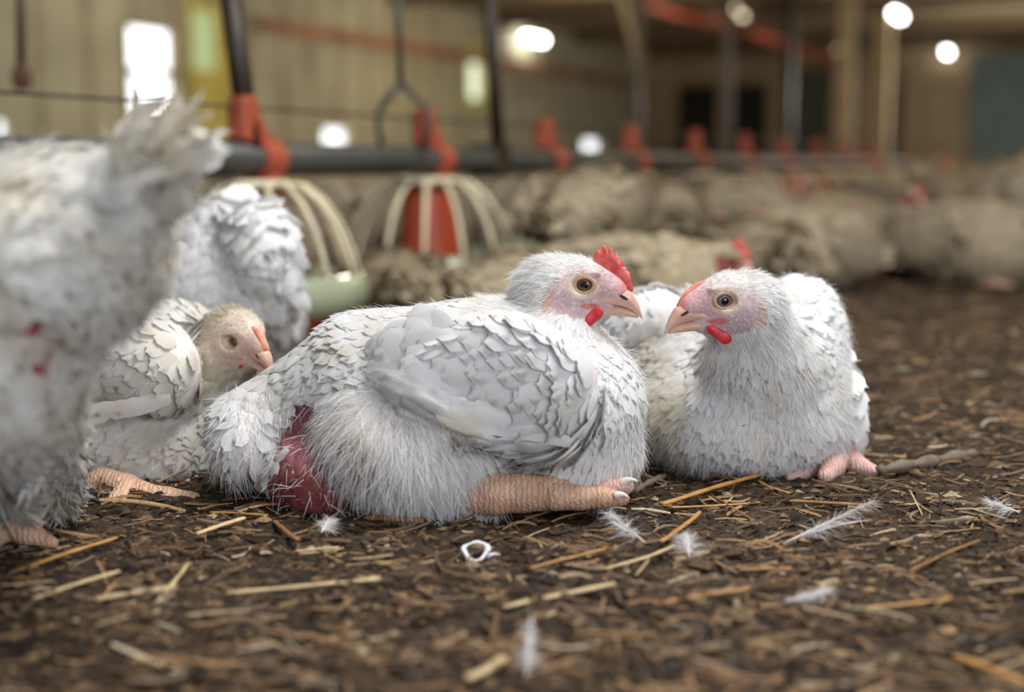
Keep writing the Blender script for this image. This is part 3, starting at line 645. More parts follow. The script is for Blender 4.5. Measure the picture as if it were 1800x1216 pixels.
mb = MB(); p_ = W(1140, 150, 11.0); mb.tube([W(1092, -30, 11.0) - p_, (0, 0, 0)], .05, 10); br_ = tag(ob('roof_brace', mb.me('roof_brace'), M_TAN), 'slanting tan roof brace left of the black doorways', 'brace'); br_.location = p_
lamp(1475, 88, 2.0, .12, M_BULB, 'single dim bulb at the far end of the orange duct', .03)

# feed line ------------------------------------------------------
SP = .553
fl = thing('feed_line', P0 * np.array([1, 1, 0]), 'long grey feed pipe with a thin wire above it, running through the flock', 'feed line')
O = np.array(fl.location)
mb = MB(); mb.tube([P0 - DL * 1.6 - O, P0 + DL * 6.2 - O], .025, 24); ob('pipe', mb.me('pipe'), M_PIPE, fl)
wz = W(430, 189, 2.0)[2]
mb = MB(); mb.tube([P0 * [1, 1, 0] + [0, 0, wz] - DL * 1.6 - O, P0 * [1, 1, 0] + [0, 0, wz] + DL * 6.2 - O], .0022, 8); ob('wire', mb.me('wire'), M_DARKMETAL, fl)
def along(px):                                                                   # point of the feed line seen at picture column px
    a = (px - 900) / FPX; t = (a * P0[1] / CT * CT - P0[0]) ; 
    lo, hi = -1.5, 8.0
    for _ in range(60):
        mid = (lo + hi) / 2
        if proj(P0 + DL * mid)[0] < px: lo = mid
        else: hi = mid
    return P0 + DL * lo
# hangers
p = along(418); q = p + np.array([-.004, .02, 0]); mb = MB(); top = W(398, -60, q[1]); mb.tube([top - p, W(440, 262, q[1]) - p], .0165, 12)
o = tag(ob('hanger_post', mb.me('hanger_post'), M_DARKMETAL), 'thick dark leaning post behind the nearest red feeder clamp', 'post'); o.location = p
p = along(868); mb = MB(); mb.tube([W(855, -80, p[1]) - p, W(876, 270, p[1]) - p], .014, 12); hp = tag(ob('hanger_post', mb.me('hanger_post'), M_DARKMETAL), 'dark post rising from the feed pipe right of the second feeder', 'post'); hp.location = p
mb = MB(); mb.box((-.008, 0, .0), (.06, .066, .066), RW); ob('pipe_clamp', mb.me('pipe_clamp', False), M_DARKMETAL, hp)
p = along(706); mb = MB(); Yh = p[1]
pts = lambda L: [W(a, b_, Yh) - p for a, b_ in L]
mb.tube(pts([(698, -60), (704, 150)]), .006, 10); mb.tube(pts([(704, 146), (684, 170), (668, 192), (665, 215), (670, 262)]), .006, 10); mb.tube(pts([(704, 146), (728, 168), (748, 190), (752, 215), (748, 262)]), .006, 10)
o = tag(ob('suspension_yoke', mb.me('suspension_yoke'), M_PIPE), 'grey forked suspension rod holding up the feed pipe beside the second feeder', 'hanger'); o.location = p
p = W(38, 140, 2.6); mb = MB(); mb.tube([(0, 0, .02), W(36, -80, 2.6) - p], .008, 10); hr = tag(ob('hanging_rod', mb.me('hanging_rod'), M_DARKMETAL), 'thin dark rod hanging from the ceiling at the far left', 'rod'); hr.location = p
mb = MB(); mb.lathe((0, 0, -.02), [(0, 0), (.016, .004), (.018, .03), (.009, .05), (0, .05)], 16); ob('rod_knob', mb.me('rod_knob'), simple('rust', lin(96, 62, 44), .8), hr)

ordn = ['first', 'second', 'third', 'fourth', 'fifth', 'sixth', 'seventh', 'eighth', 'ninth', 'tenth']
def make_feeder():
    t = thing('pan_feeder', (0, 0, 0), 'x', 'feeder', 'orange pan feeders along the feed pipe'); z = P0[2]; A = math.atan2(DL[1], DL[0])
    mb = MB(); prof = [(0, .004), (.135, .004), (.150, .016), (.160, .052), (.163, .054), (.157, .054), (.146, .020), (.0, .012)]; mb.lathe((0, 0, 0), prof, 48); ob('pan', mb.me('pan'), M_ORANGE, t)
    mb = MB(); mb.lathe((0, 0, 0), [(.158, .046), (.168, .056), (.171, .076), (.165, .100), (.155, .103), (.152, .078), (.155, .052), (.158, .046)], 48); ob('pan_rim', mb.me('pan_rim'), M_RIM, t)
    mb = MB(); mb.lathe((0, 0, 0), [(.0, .03), (.058, .03), (.056, .10), (.047, .205), (.040, .226), (.03, .236), (.0, .236)], 40); ob('feed_cone', mb.me('feed_cone'), M_ORANGE, t)
    mb = MB(); n = 14
    for k in range(n):
        a = 2 * PI * (k + .5) / n; d = np.array([math.cos(a), math.sin(a), 0])
        mb.tube([d * r + np.array([0, 0, h]) for r, h in ((.052, .232), (.078, .228), (.105, .206), (.130, .172), (.147, .130), (.158, .09))], [.0048, .0055, .0052, .0045, .0045, .005], 8)
    mb.lathe((0, 0, 0), [(.040, .226), (.058, .224), (.060, .236), (.042, .240), (.040, .226)], 40); ob('grill', mb.me('grill'), M_GRILL, t)
    mb = MB(); c = np.array([0, 0, z]); mb.tube([c + DL * .004, c + DL * .052], .0315, 24)
    mb.tube([c + DL * .03 - [0, 0, .02], c + DL * .026 - [0, 0, .045]], [.024, .03], 16)
    prof = np.array([(-.036, .088), (-.008, .094), (.004, .062), (.022, .042), (.054, .018), (.060, -.024), (.014, -.024), (-.012, .018), (-.036, .030)]); n = len(prof); V = []
    for s_, sh in ((-.017, .9), (-.011, 1.), (.011, 1.), (.017, .9)):
        cc = prof.mean(0)
        for a_, z_ in cc + (prof - cc) * sh: V.append(c + DL * a_ + NL * s_ + np.array([0, 0, z_]))
    F = [(l * n + k, l * n + (k + 1) % n, (l + 1) * n + (k + 1) % n, (l + 1) * n + k) for l in range(3) for k in range(n)] + [tuple(range(n - 1, -1, -1)), tuple(3 * n + k for k in range(n))]
    mb.add(V, F); ob('pipe_saddle', mb.me('pipe_saddle', False), M_ORANGED, t)
    return t
f0 = make_feeder()
for k in range(10):
    f = f0 if k == 0 else copy_tree(f0); q = P0 + DL * SP * k + DL * .016; f.location = (q[0], q[1], 0)
    f['label'] = ('orange pan feeder with ivory grill nearest on the left, partly behind the ruffled white hen' if k == 0 else 'orange pan feeder with its tall cone in full view under the forked rod' if k == 1 else
                  ordn[k] + ' orange pan feeder from the left along the feed pipe, blurred')

# ================================================================== THE HENS NEAR THE CAMERA
def mpp(Y): return Y / FPX
def E2(px, py, Y, rx, rz, ry, rot=0, k=.02): return ell(W(px, py, Y), (rx * mpp(Y), ry, rz * mpp(Y)), ry=rot, k=k)
def C2(a, b, ra, rb, k=.02): return cap(W(*a), W(*b), ra * mpp(a[2]), rb * mpp(b[2]), k)
UNDER = np.array(lin(232, 229, 226)); RED = np.array(lin(126, 62, 64)); PINK = np.array(lin(214, 150, 158))
def skin_paint(V, head, spots=()):
    C = np.tile(UNDER, (len(V), 1))
    if head: head.paint(V, C)
    px, py = proj(V)
    for lst, col, near in spots:
        a = softell(px, py, lst) * near(V); C = C * (1 - a[:, None]) + np.array(col) * a[:, None]
    return C
def head_plumage(P, V, F, VN, head, dens=1.0, stain=.0, face=.45):
    """short down on crown, cheeks and nape"""
    near = (np.abs(head.h(V[F[:, 0]]) + np.array([14, 2, 0])) < (50, 45, 40)).all(1); p, n = sample(V, F[near], VN, int(15000 * dens)); h = head.h(p); k = (np.abs(h) < (62, 45, 40)).all(1) & (h[:, 0] < 24); p, n, h = p[k], n[k], h[k]
    fm = head.facemask(p); eye = (h[:, 0] ** 2 / 90 + h[:, 1] ** 2 / 70 < 1); comb = (np.abs(h[:, 2]) < 3.4) & (h[:, 0] > 6) & (h[:, 1] > -2)
    ear = ((h[:, 0] + 26) / 4) ** 2 + ((h[:, 1] + 12) / 9) ** 2 < 1
    keep = ~eye & ~comb & ~ear & (~fm | (RNG.random(len(p)) < face * .55)) & ~((h[:, 0] > 14) & (h[:, 1] < -2) & (RNG.random(len(p)) < .8)); p, n, h, fm = p[keep], n[keep], h[keep], fm[keep]
    t = -head.f + head.u * np.clip(-.3 - h[:, 1:2] * -.03, -1.2, .1) * 1.0
    L = np.where(fm, .0036, np.where(h[:, 0] < -12, .009, .0055)) * head.k / .001
    P.strands(p, n, t, L, np.where(False, 0, .00045), lift=np.where(fm, .25, .32), jit=.22, droop=.15, stain=stain)

# ---------------------------------------------------------------- hen lying in the middle, seen from her right side
def main_hen():
    O = np.array([*W(800, 880, 1.05)[:2], 0]); Yc = 1.065
    root = thing('hen', O, 'white hen lying in the middle, upright red comb, bare red skin under her tail', 'hen')
    f = np.array([1, -.16, -.02]); ze = W(1027, 501, 1.035); hd = Head(ze, f, (0, 0, 1), 1.03); hd = Head(ze - hd.s * .0145, f, (0.02, 0, 1), 1.03)
    hp = hd.prims() + [hd.e((-30, -5, 0), (22, 22, 18), 8), cap(hd.w((-24, -10, 0)), W(960, 630, 1.06), .024, .045, .014)]
    body = [E2(790, 705, Yc, 275, 172, .090, 0, .03), E2(1012, 712, Yc - .005, 121, 132, .078, -8, .03), E2(900, 650, Yc, 150, 115, .075, 0, .03),
            C2((640, 655, Yc), (445, 745, Yc), 105, 66, .02), E2(437, 770, Yc - .01, 66, 78, .04, 0, .015),
            E2(575, 832, 1.035, 108, 88, .055, 0, .012), E2(655, 768, 1.022, 96, 100, .055, 0, .012), E2(735, 812, 1.01, 138, 98, .05, -12, .02), E2(1000, 800, Yc, 118, 62, .075, 0, .03),
            C2((800, 850, 1.005), (850, 868, .998), 50, 32, .015)]
    foc = (hd.w((0, 0, 0)) - .055, hd.w((0, 0, 0)) + .055)
    V, F = solid(body + hp, .0032, .0011, foc); VN = vnormals(V, F)
    near = lambda q: (q[:, 1] < Yc).astype(float)
    bare = [(560, 855, 100, 76), (505, 865, 46, 62), (524, 775, 32, 78), (560, 700, 40, 30), (620, 662, 45, 14)]
    spots = [(897, 578, 20, 15), (998, 640, 13, 14), (1012, 662, 8, 12), (940, 618, 8, 5)]
    gap = [(745, 712, 52, 12), (820, 785, 30, 12)]
    V0 = V - O; me = np_mesh('body', V0, [F])
    px, py = proj(V); C = skin_paint(V, hd, [(bare, RED, near), (spots[1:], lin(150, 70, 80), near), (spots[:1], PINK, near), (gap, lin(150, 95, 95), near), ([(527, 760, 60, 60)], lin(196, 140, 150), lambda q: near(q) * .35)])
    nz = vn(V[:, 0] * 260, V[:, 2] * 260, 5) * .5 + vn(V[:, 0] * 90, V[:, 2] * 90, 6) * .5; C *= (.8 + .4 * nz)[:, None]
    wr = softell(px, py, bare, .2) * near(V); V0 = V0 + VN * (wr * (.004 * (vn(V[:, 0] * 150 + V[:, 2] * 40, V[:, 2] * 60, 11) - .5) + .0025 * (vn(V[:, 0] * 320, V[:, 2] * 200, 12) - .5)))[:, None]; me = np_mesh('body', V0, [F])
    attr(me, 'skin', C); ob('body', me, M_SKIN, root)
    # wing
    Yw = .985
    wp = [E2(905, 665, Yw + .003, 130, 112, .020, -18, .02), E2(820, 668, Yw + .010, 128, 88, .016, -16, .02), E2(985, 690, Yw + .012, 62, 88, .026, -8, .02)]
    WV, WF = solid(wp, .003); WN = vnormals(WV, WF)
    me = np_mesh('wing', WV - O, [WF]); attr(me, 'skin', skin_paint(WV, None, [(spots[1:], lin(160, 84, 92), near), (spots[:1], PINK, near)])); wing = ob('wing', me, M_SKIN, root)
    # plumage over the body
    P = Plume((V, F)); p, n = sample(V, F, VN, 260000); px, py = proj(p); h = hd.h(p)
    isnear = p[:, 1] < Yc; headr = (h[:, 0] > -46) & (h[:, 1] > -40) & (np.abs(h[:, 2]) < 40)
    no = (inell(px, py, bare) | inell(px, py, spots + gap)) & isnear
    thigh = isnear & inell(px, py, [(655, 765, 100, 100), (745, 812, 134, 102), (830, 850, 50, 45)]) & ~inell(px, py, [(620, 662, 60, 20)])
    low = p[:, 2] < .006
    # tail and rump clump
    def take(mask, sp):
        i = np.nonzero(mask)[0]; return i[thin(p[i], sp)]
    tail = (px < 640) & ~thigh & ~no & ~low; i = take(tail & (py < 700), .0088)
    t = vary(const((-.8, 0, -.62), len(i)), .12); P.blades(p[i], n[i], t, RNG.uniform(.022, .030, len(i)), RNG.uniform(.013, .017, len(i)), .13, 9, stain=.08, fray=.05)
    i = take(tail & (py >= 700) & (px < 482), .0100); P.blades(p[i], n[i], vary(const((-.45, 0, -.7), len(i)) + np.where(px[i] > 440, 1, 0)[:, None] * np.array([1.1, 0, -.1]), .2), .024, .013, .12, 9, fray=.15, pointed=.2)
    i = take(tail & (py >= 690), .0032); P.strands(p[i], n[i], vary(const((.2, 0, -.9), len(i)), .3), .014, .0006, .35, .3)
    back = (px >= 640) & (px < 1130) & ~thigh & ~no & ~headr & ~low
    ba = back & (py < 640) & (px < 960) & ~((h[:, 0] > -72) & (h[:, 1] > -44)); i = take(ba, .0098); P.blades(p[i], n[i], vary(const((-.9, 0, -.38), len(i)), .14), RNG.uniform(.024, .034, len(i)), RNG.uniform(.015, .020, len(i)), .10, 7, stain=.0, fray=.05)
    br = back & ~ba & ~((h[:, 0] > -72) & (h[:, 1] > -38) & (px < 960)); i = take(br, .0072); tt = const((-.35, 0, -.9), len(i)); P.blades(p[i], n[i], vary(tt, .16), RNG.uniform(.018, .024, len(i)), RNG.uniform(.012, .015, len(i)), .10, 11, fray=.08)
    i = take(br & (py > 780), .006); P.blades(p[i], n[i], vary(const((-.5, 0, -.85), len(i)), .2), .024, .007, .15, 9, pointed=.5)
    nk = headr & (np.abs(h[:, 0]) < 60) & ~hd.facemask(p) & ((h[:, 0] < -30) | (h[:, 1] < -21)) & (h[:, 0] < 8) & ~((np.abs(h[:, 0] + 26) < 5) & (np.abs(h[:, 1] + 12) < 10)) & ~((h[:, 0] < -27) & (h[:, 1] > -22)); i = take(nk, .0042)
    P.blades(p[i], n[i], vary(const((-.45, 0, -.9), len(i)), .18),   .011, .0052, .16, 18, stain=np.where(h[i, 0] < -30, .16, .0), nl=5, nw=3, pointed=.3)
    i = take((back | nk) & isnear & ~thigh, .0028); P.strands(p[i], n[i], vary(const((-.5, 0, -.7), len(i)), .3), .011, .0004, .42, .3)
    # ruff standing off the nape
    i = take((h[:, 0] < -24) & (h[:, 0] > -78) & (h[:, 1] > -46) & (h[:, 1] < 40), .0015); P.strands(p[i], n[i], vary(const((-.9, 0, -.25), len(i)), .25), .011, .00055, .35, .2, stain=.10)
    # thigh down
    DN = Plume(); i = take(thigh & ~low, .0014); d = np.stack([(px[i] - 690) / 140, 0 * px[i], -(py[i] - 700) / 120 - .15], 1); d = unit(d) * .8 + np.array([0, 0, -.5])
    DN.strands(p[i], n[i], vary(d, .35), .017, .00065, .14, .25); DN.build('down', M_FLUFF, root, O)
    i = take(isnear & inell(px, py, [(560, 850, 95, 80), (560, 720, 60, 90)]), .0062); P.strands(p[i], n[i], vary(const((-.1, 0, -.6), len(i)), .6), .012, .0006, .3, .5)
    # broken quills on the wounds
    i = take(isnear & inell(px, py, spots), .0028); P.strands(p[i], n[i], vary(const((-.9, 0, .1), len(i)), .2), .008, .0009, .15, .1)
    head_plumage(P, V, F, VN, hd)
    P.build('plumage', M_FEATHER, root, O)
    # wing feathers
    Q = Plume((WV, WF), (V, F)); p, n = sample(WV, WF, WN, 60000); px, py = proj(p); k = (px > 690) & ((px > 800) | (n[:, 1] < -.40)) & ((n[:, 1] < -.3) | ((n[:, 2] < 0) & (n[:, 1] < .2) & (px > 690))) & ~inell(px, py, spots); p, n, px, py = p[k], n[k], px[k], py[k]
    lo = py - (705 + (px - 700) * .30)                                       # > 0 near the lower edge of the wing
    def take2(mask, sp):
        i = np.nonzero(mask)[0]; return i[thin(p[i], sp)]
    def wt(i): a = np.clip((lo[i] + 120) / 140, 0, 1)[:, None]; return vary(np.array([-.95, 0, -.22]) * (1 - a) + np.array([-.93, 0, .30]) * a, .07)
    i = take2((px < 800) & (lo < 15), .0095); Q.blades(p[i], n[i] * .4 + np.array([-.1, -1, .05]), vary(const((-.95, .12, .02), len(i)), .08), RNG.uniform(.030, .038, len(i)), RNG.uniform(.020, .026, len(i)), .03, 4, nl=9, fray=.04, drape=False)
    i = take2((lo < -70) & (px >= 790), .0095); Q.blades(p[i], n[i], wt(i), RNG.uniform(.026, .034, len(i)), RNG.uniform(.018, .023, len(i)), .07, 5, stain=.0, fray=.04)
    i = take2((lo >= -95) & (lo < -10) & (px >= 785), .014); Q.blades(p[i], n[i], wt(i), RNG.uniform(.036, .044, len(i)), RNG.uniform(.026, .031, len(i)), .075, 3.5, nl=9, fray=.03)
    i = take2((lo >= -30) & (px >= 770), .015); Q.blades(p[i], n[i], wt(i), RNG.uniform(.048, .062, len(i)), RNG.uniform(.020, .025, len(i)), .06, 2.5, nl=11, fray=.03, stain=.0)
    for k in range(7):                                                       # flight feathers along the lower edge
        b = W(1005 - k * 22, 772 - k * 5.5 + 8, Yw - .016); Q.blades(b[None], np.array([[0, -1., -.12]]), np.array([[-.93, 0, .34 - .03 * k]]), .085 - .004 * k, .019, .02 + .02 * (k % 3), 1.2, nl=12, nw=7, fray=.02, drape=False)
    for k in range(6):                                                       # loose frayed tips under the wing
        b = W(905 + k * 17, 800 + 3 * (k % 2), .995); Q.blades(b[None], np.array([[0, -1., 0]]), np.array([[.55 + .1 * RNG.random(), 0, -.75]]), .026, .012, .1, 4, fray=.2, pointed=.3, drape=False)
    Q.build('feathers', M_FEATHER, wing, O)
    hd.parts(root, O, M_IRIS, 'tall', 1.0)
    # right leg lying along the floor
    Yl = .985
    pts = [W(838, 872, Yl), W(870, 868, Yl), W(920, 866, Yl), W(960, 866, Yl), W(990, 868, Yl)]; rad = [.0140, .0155, .0142, .0128, .0112]
    leg = limb('leg', pts, rad, M_SHANK, root, O)
    t1 = [W(965, 850, Yl + .012), W(1005, 850, Yl + .012), W(1050, 856, Yl + .012), W(1100, 855, Yl + .012)]; a = limb('toe', t1, [.0095, .0085, .0085, .0062], M_TOE, leg, O)
    t2 = [W(975, 872, Yl - .006), W(1020, 875, Yl - .006), W(1060, 874, Yl - .006), W(1094, 877, Yl - .006)]; limb('toe', t2, [.011, .0085, .0075, .0052], M_SHANK, leg, O)
    claw(W(1092, 851, Yl + .01), W(1121, 846, Yl + .005), .0044, leg, O); claw(W(1080, 872, Yl - .01), W(1107, 876, Yl - .012), .0036, leg, O)
main_hen()

# ---------------------------------------------------------------- hen lying on the right, facing the camera with her head turned
def right_hen():
    O = np.array([*W(1290, 840, 1.2)[:2], 0]); root = thing('hen', O, 'white hen lying on the right, breast to the camera, head turned left', 'hen')
    f = np.array([-1, -.20, -.03]); e = W(1273, 529, 1.075); hd = Head(e, f, (0, 0, 1), 1.05); s0 = hd.s; hd = Head(e + s0 * .0148, f, (-.02, 0, 1), 1.05)
    hp = hd.prims() + [hd.e((-28, -4, 0), (22, 20, 18), 10), cap(hd.w((-24, -12, 0)), W(1335, 640, 1.13), .026, .050, .014)]
    body = [E2(1360, 670, 1.20, 130, 160, .085, 8, .03), E2(1205, 690, 1.25, 150, 160, .085, 0, .03), E2(1300, 735, 1.165, 178, 112, .075, 0, .03), E2(1410, 565, 1.21, 62, 78, .05, 15, .02),
            E2(1290, 640, 1.32, 190, 135, .13, 0, .04), E2(1150, 575, 1.27, 70, 55, .05, 0, .02), E2(1410, 745, 1.19, 85, 90, .06, 0, .02), E2(1290, 590, 1.42, 100, 90, .08, 0, .04)]
    foc = (hd.w((0, 0, 0)) - .055, hd.w((0, 0, 0)) + .055)
    V, F = solid(body + hp, .0032, .0011, foc); VN = vnormals(V, F)
    me = np_mesh('body', V - O, [F]); attr(me, 'skin', skin_paint(V, hd)); ob('body', me, M_SKIN, root)
    P = Plume((V, F)); p, n = sample(V, F, VN, 200000); px, py = proj(p); h = hd.h(p)
    headr = (h[:, 0] > -46) & (h[:, 1] > -40) & (np.abs(h[:, 2]) < 42); low = p[:, 2] < .006
    def take(mask, sp):
        i = np.nonzero(mask)[0]; return i[thin(p[i], sp)]
    c = W(1300, 520, 1.2)
    def flow(i): d = p[i] - c; d[:, 2] = -np.abs(d[:, 2]) - .13; d[:, 1] = d[:, 1] * .3 + .12; return d
    i = take(~headr & ~low & (py > 600), .0105); P.blades(p[i], n[i], vary(unit(flow(i)), .16), RNG.uniform(.020, .028, len(i)), RNG.uniform(.014, .018, len(i)), .06, 9, fray=.15, stain=np.clip((1260 - px[i]) / 120, 0, 1) * .30)  # shade on the left half of her body is put into the feather tone
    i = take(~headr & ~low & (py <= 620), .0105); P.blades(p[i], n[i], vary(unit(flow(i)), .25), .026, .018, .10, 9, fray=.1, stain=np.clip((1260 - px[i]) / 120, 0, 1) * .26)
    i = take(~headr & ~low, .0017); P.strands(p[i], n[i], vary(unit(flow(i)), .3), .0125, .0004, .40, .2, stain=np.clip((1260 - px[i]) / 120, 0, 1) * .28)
    nk = headr & (h[:, 0] < 10) & ~hd.facemask(p) & ((h[:, 0] < -30) | (h[:, 1] < -21)) & ~((np.abs(h[:, 0] + 26) < 5) & (np.abs(h[:, 1] + 12) < 10)); i = take(nk, .0046)
    P.blades(p[i], n[i], vary(const((.5, 0, -.9), len(i)), .16), .012, .0056, .14, 16, nl=5, nw=3, pointed=.3)
    k = (px > 1225) & (px < 1330) & (py > 610) & (py < 700) & (n[:, 1] < 0); i = take(k, .0055); P.blades(p[i], n[i], vary(const((.0, 0, -1), len(i)), .2), .018, .006, .3, 8, pointed=.5, fray=.1)
    head_plumage(P, V, F, VN, hd, face=.7)
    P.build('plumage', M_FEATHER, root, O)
    # the drooping left wing and the raised far one
    def wing(prims, flowv, org, L, Wd, sp, tip):
        WV, WF = solid(prims, .003); WN = vnormals(WV, WF); me = np_mesh('wing', WV - O, [WF]); attr(me, 'skin', np.tile(UNDER, (len(WV), 1))); w = ob('wing', me, M_SKIN, root)
        Q = Plume((WV, WF), (V, F)); q, m_ = sample(WV, WF, WN, 20000); i = thin(q, sp); i = i[q[i, 2] > .012]; Q.blades(q[i], m_[i], vary(const(flowv, len(i)), .1), L, Wd, .12, 4, nl=9, fray=.06)
        for b, t, l in tip: Q.blades(b[None], np.array([[.2, -1., 0]]), np.array([t]), l, .017, .05, 1.5, nl=11, fray=.05, stain=.05, drape=False)
        Q.build('feathers', M_FEATHER, w, O)
    wing([E2(1462, 720, 1.185, 40, 88, .035, -8, .02), E2(1478, 745, 1.20, 34, 62, .04, -5, .02)], (.22, .3, -.9), None, .032, .015, .012,
         [(W(1462 + 8 * k, 690 + 6 * k, 1.15), (.02 + .02 * k, .1, -.9), .050 - .002 * k) for k in range(6)])
    wing([E2(1150, 570, 1.24, 75, 50, .03, 10, .02)], (-.7, .5, -.3), None, .03, .018, .012, [])
    hd.parts(root, O, M_IRISG, 'low', .82)
    leg = limb('leg', [W(1470, 775, 1.16), W(1470, 800, 1.145), W(1462, 826, 1.125)], [.014, .0135, .0085], M_SHANK, root, O)
    limb('toe', [W(1472, 795, 1.145), W(1463, 822, 1.12), W(1452, 836, 1.105)], [.012, .010, .007], M_TOE, leg, O)
    limb('toe', [W(1478, 790, 1.15), W(1508, 818, 1.14), W(1545, 831, 1.13)], [.0115, .008, .0048], M_TOE, leg, O)
    limb('toe', [W(1455, 805, 1.14), W(1420, 828, 1.125), W(1388, 840, 1.11)], [.0105, .008, .0045], M_TOE, leg, O)
right_hen()

# ---------------------------------------------------------------- hen lying on the left behind the tail of the middle hen
def left_hen():
    O = np.array([*W(240, 860, 1.2)[:2], 0]); root = thing('hen', O, 'cream-stained hen lying left, head against the tail of the middle hen', 'hen')
    f = np.array([.68, -.70, -.16]); u = (.05, -.2, 1); e = W(411, 600, 1.13); hd = Head(e, f, u, .88); hd = Head(e - hd.s * .0128, f, u, .88)
    hp = hd.prims() + [hd.e((-28, -2, 0), (22, 20, 18), 10), cap(hd.w((-22, -8, 0)), W(330, 720, 1.19), .025, .048, .015)]
    body = [E2(220, 700, 1.22, 190, 165, .095, 0, .03), E2(310, 640, 1.21, 95, 100, .07, 0, .03), E2(390, 770, 1.20, 90, 98, .07, 0, .03), E2(290, 790, 1.17, 130, 85, .06, 0, .03), E2(120, 690, 1.24, 120, 120, .08, 0, .03)]
    foc = (hd.w((0, 0, 0)) - .05, hd.w((0, 0, 0)) + .05)
    V, F = solid(body + hp, .0036, .0014, foc); VN = vnormals(V, F); me = np_mesh('body', V - O, [F]); attr(me, 'skin', skin_paint(V, hd, [([(405, 615, 75, 65)], lin(216, 190, 160), lambda q: np.full(len(q), .5))])); ob('body', me, M_SKIN, root)
    P = Plume((V, F)); p, n = sample(V, F, VN, 90000); px, py = proj(p); h = hd.h(p); headr = (h[:, 0] > -42) & (np.abs(h[:, 1]) < 38) & (np.abs(h[:, 2]) < 38); low = p[:, 2] < .006
    def take(mask, sp):
        i = np.nonzero(mask)[0]; return i[thin(p[i], sp)]
    i = take(~headr & ~low & (py < 760), .0105); P.blades(p[i], n[i], vary(const((-.75, 0, -.5), len(i)), .2), RNG.uniform(.024, .032, len(i)), .018, .11, 8, fray=.1, stain=.0)
    i = take(~headr & ~low & (py >= 740), .0095); P.blades(p[i], n[i], vary(const((-.4, 0, -.8), len(i)), .2), RNG.uniform(.022, .029, len(i)), .015, .10, 8, fray=.15, stain=.06)
    i = take(~headr & ~low, .0024); P.strands(p[i], n[i], vary(const((-.5, 0, -.7), len(i)), .3), .012, .0005, .4, .3)
    nk = ((h[:, 0] < 5) & (h[:, 0] > -75) & ~((h[:, 0] < -24) & (h[:, 1] > -14) & (h[:, 0] > -46)) & ~hd.facemask(p) & ((h[:, 0] < -26) | (h[:, 1] < -20))) & (np.abs(h[:, 1]) < 55); i = take(nk, .0045); P.blades(p[i], n[i], vary(const((-.3, -.2, -.8), len(i)), .2), .013, .006, .12, 14, nl=5, nw=3, stain=.2, pointed=.3)
    head_plumage(P, V, F, VN, hd, .8, stain=.32, face=.8)
    P.build('plumage', M_FEATHER_CREAM, root, O)
    WV, WF = solid([E2(235, 640, 1.125, 105, 75, .024, -18, .02), E2(290, 650, 1.13, 60, 70, .03, 0, .02)], .0032); WN = vnormals(WV, WF); me = np_mesh('wing', WV - O, [WF]); attr(me, 'skin', np.tile(UNDER, (len(WV), 1))); w = ob('wing', me, M_SKIN, root)
    Q = Plume((WV, WF), (V, F)); q, m_ = sample(WV, WF, WN, 20000); i = thin(q, .0115); Q.blades(q[i], m_[i], vary(const((-.85, 0, -.4), len(i)), .1), .026, .017, .045, 7, nl=9, fray=.10, stain=.0)
    for k in range(6): Q.blades(W(300 - 22 * k, 700 + 4 * k, 1.095)[None], np.array([[0, -1., 0]]), np.array([[-.9, 0, -.25]]), .040, .015, .05, 2.5, nl=10, fray=.12, stain=.04, drape=False)
    Q.build('feathers', M_FEATHER_CREAM, w, O)
    hd.parts(root, O, M_IRIS, 'low', .45, openness=2.5)
    leg = limb('leg', [W(180, 850, 1.10), W(220, 862, 1.08), W(262, 874, 1.07)], [.014, .013, .011], M_SHANK, root, O)
    limb('toe', [W(222, 862, 1.07), W(205, 885, 1.05), W(188, 903, 1.035)], [.010, .008, .005], M_SHANK, leg, O)
    limb('toe', [W(255, 872, 1.07), W(295, 878, 1.065), W(338, 880, 1.065)], [.011, .0095, .0075], M_SHANK, leg, O)
left_hen()

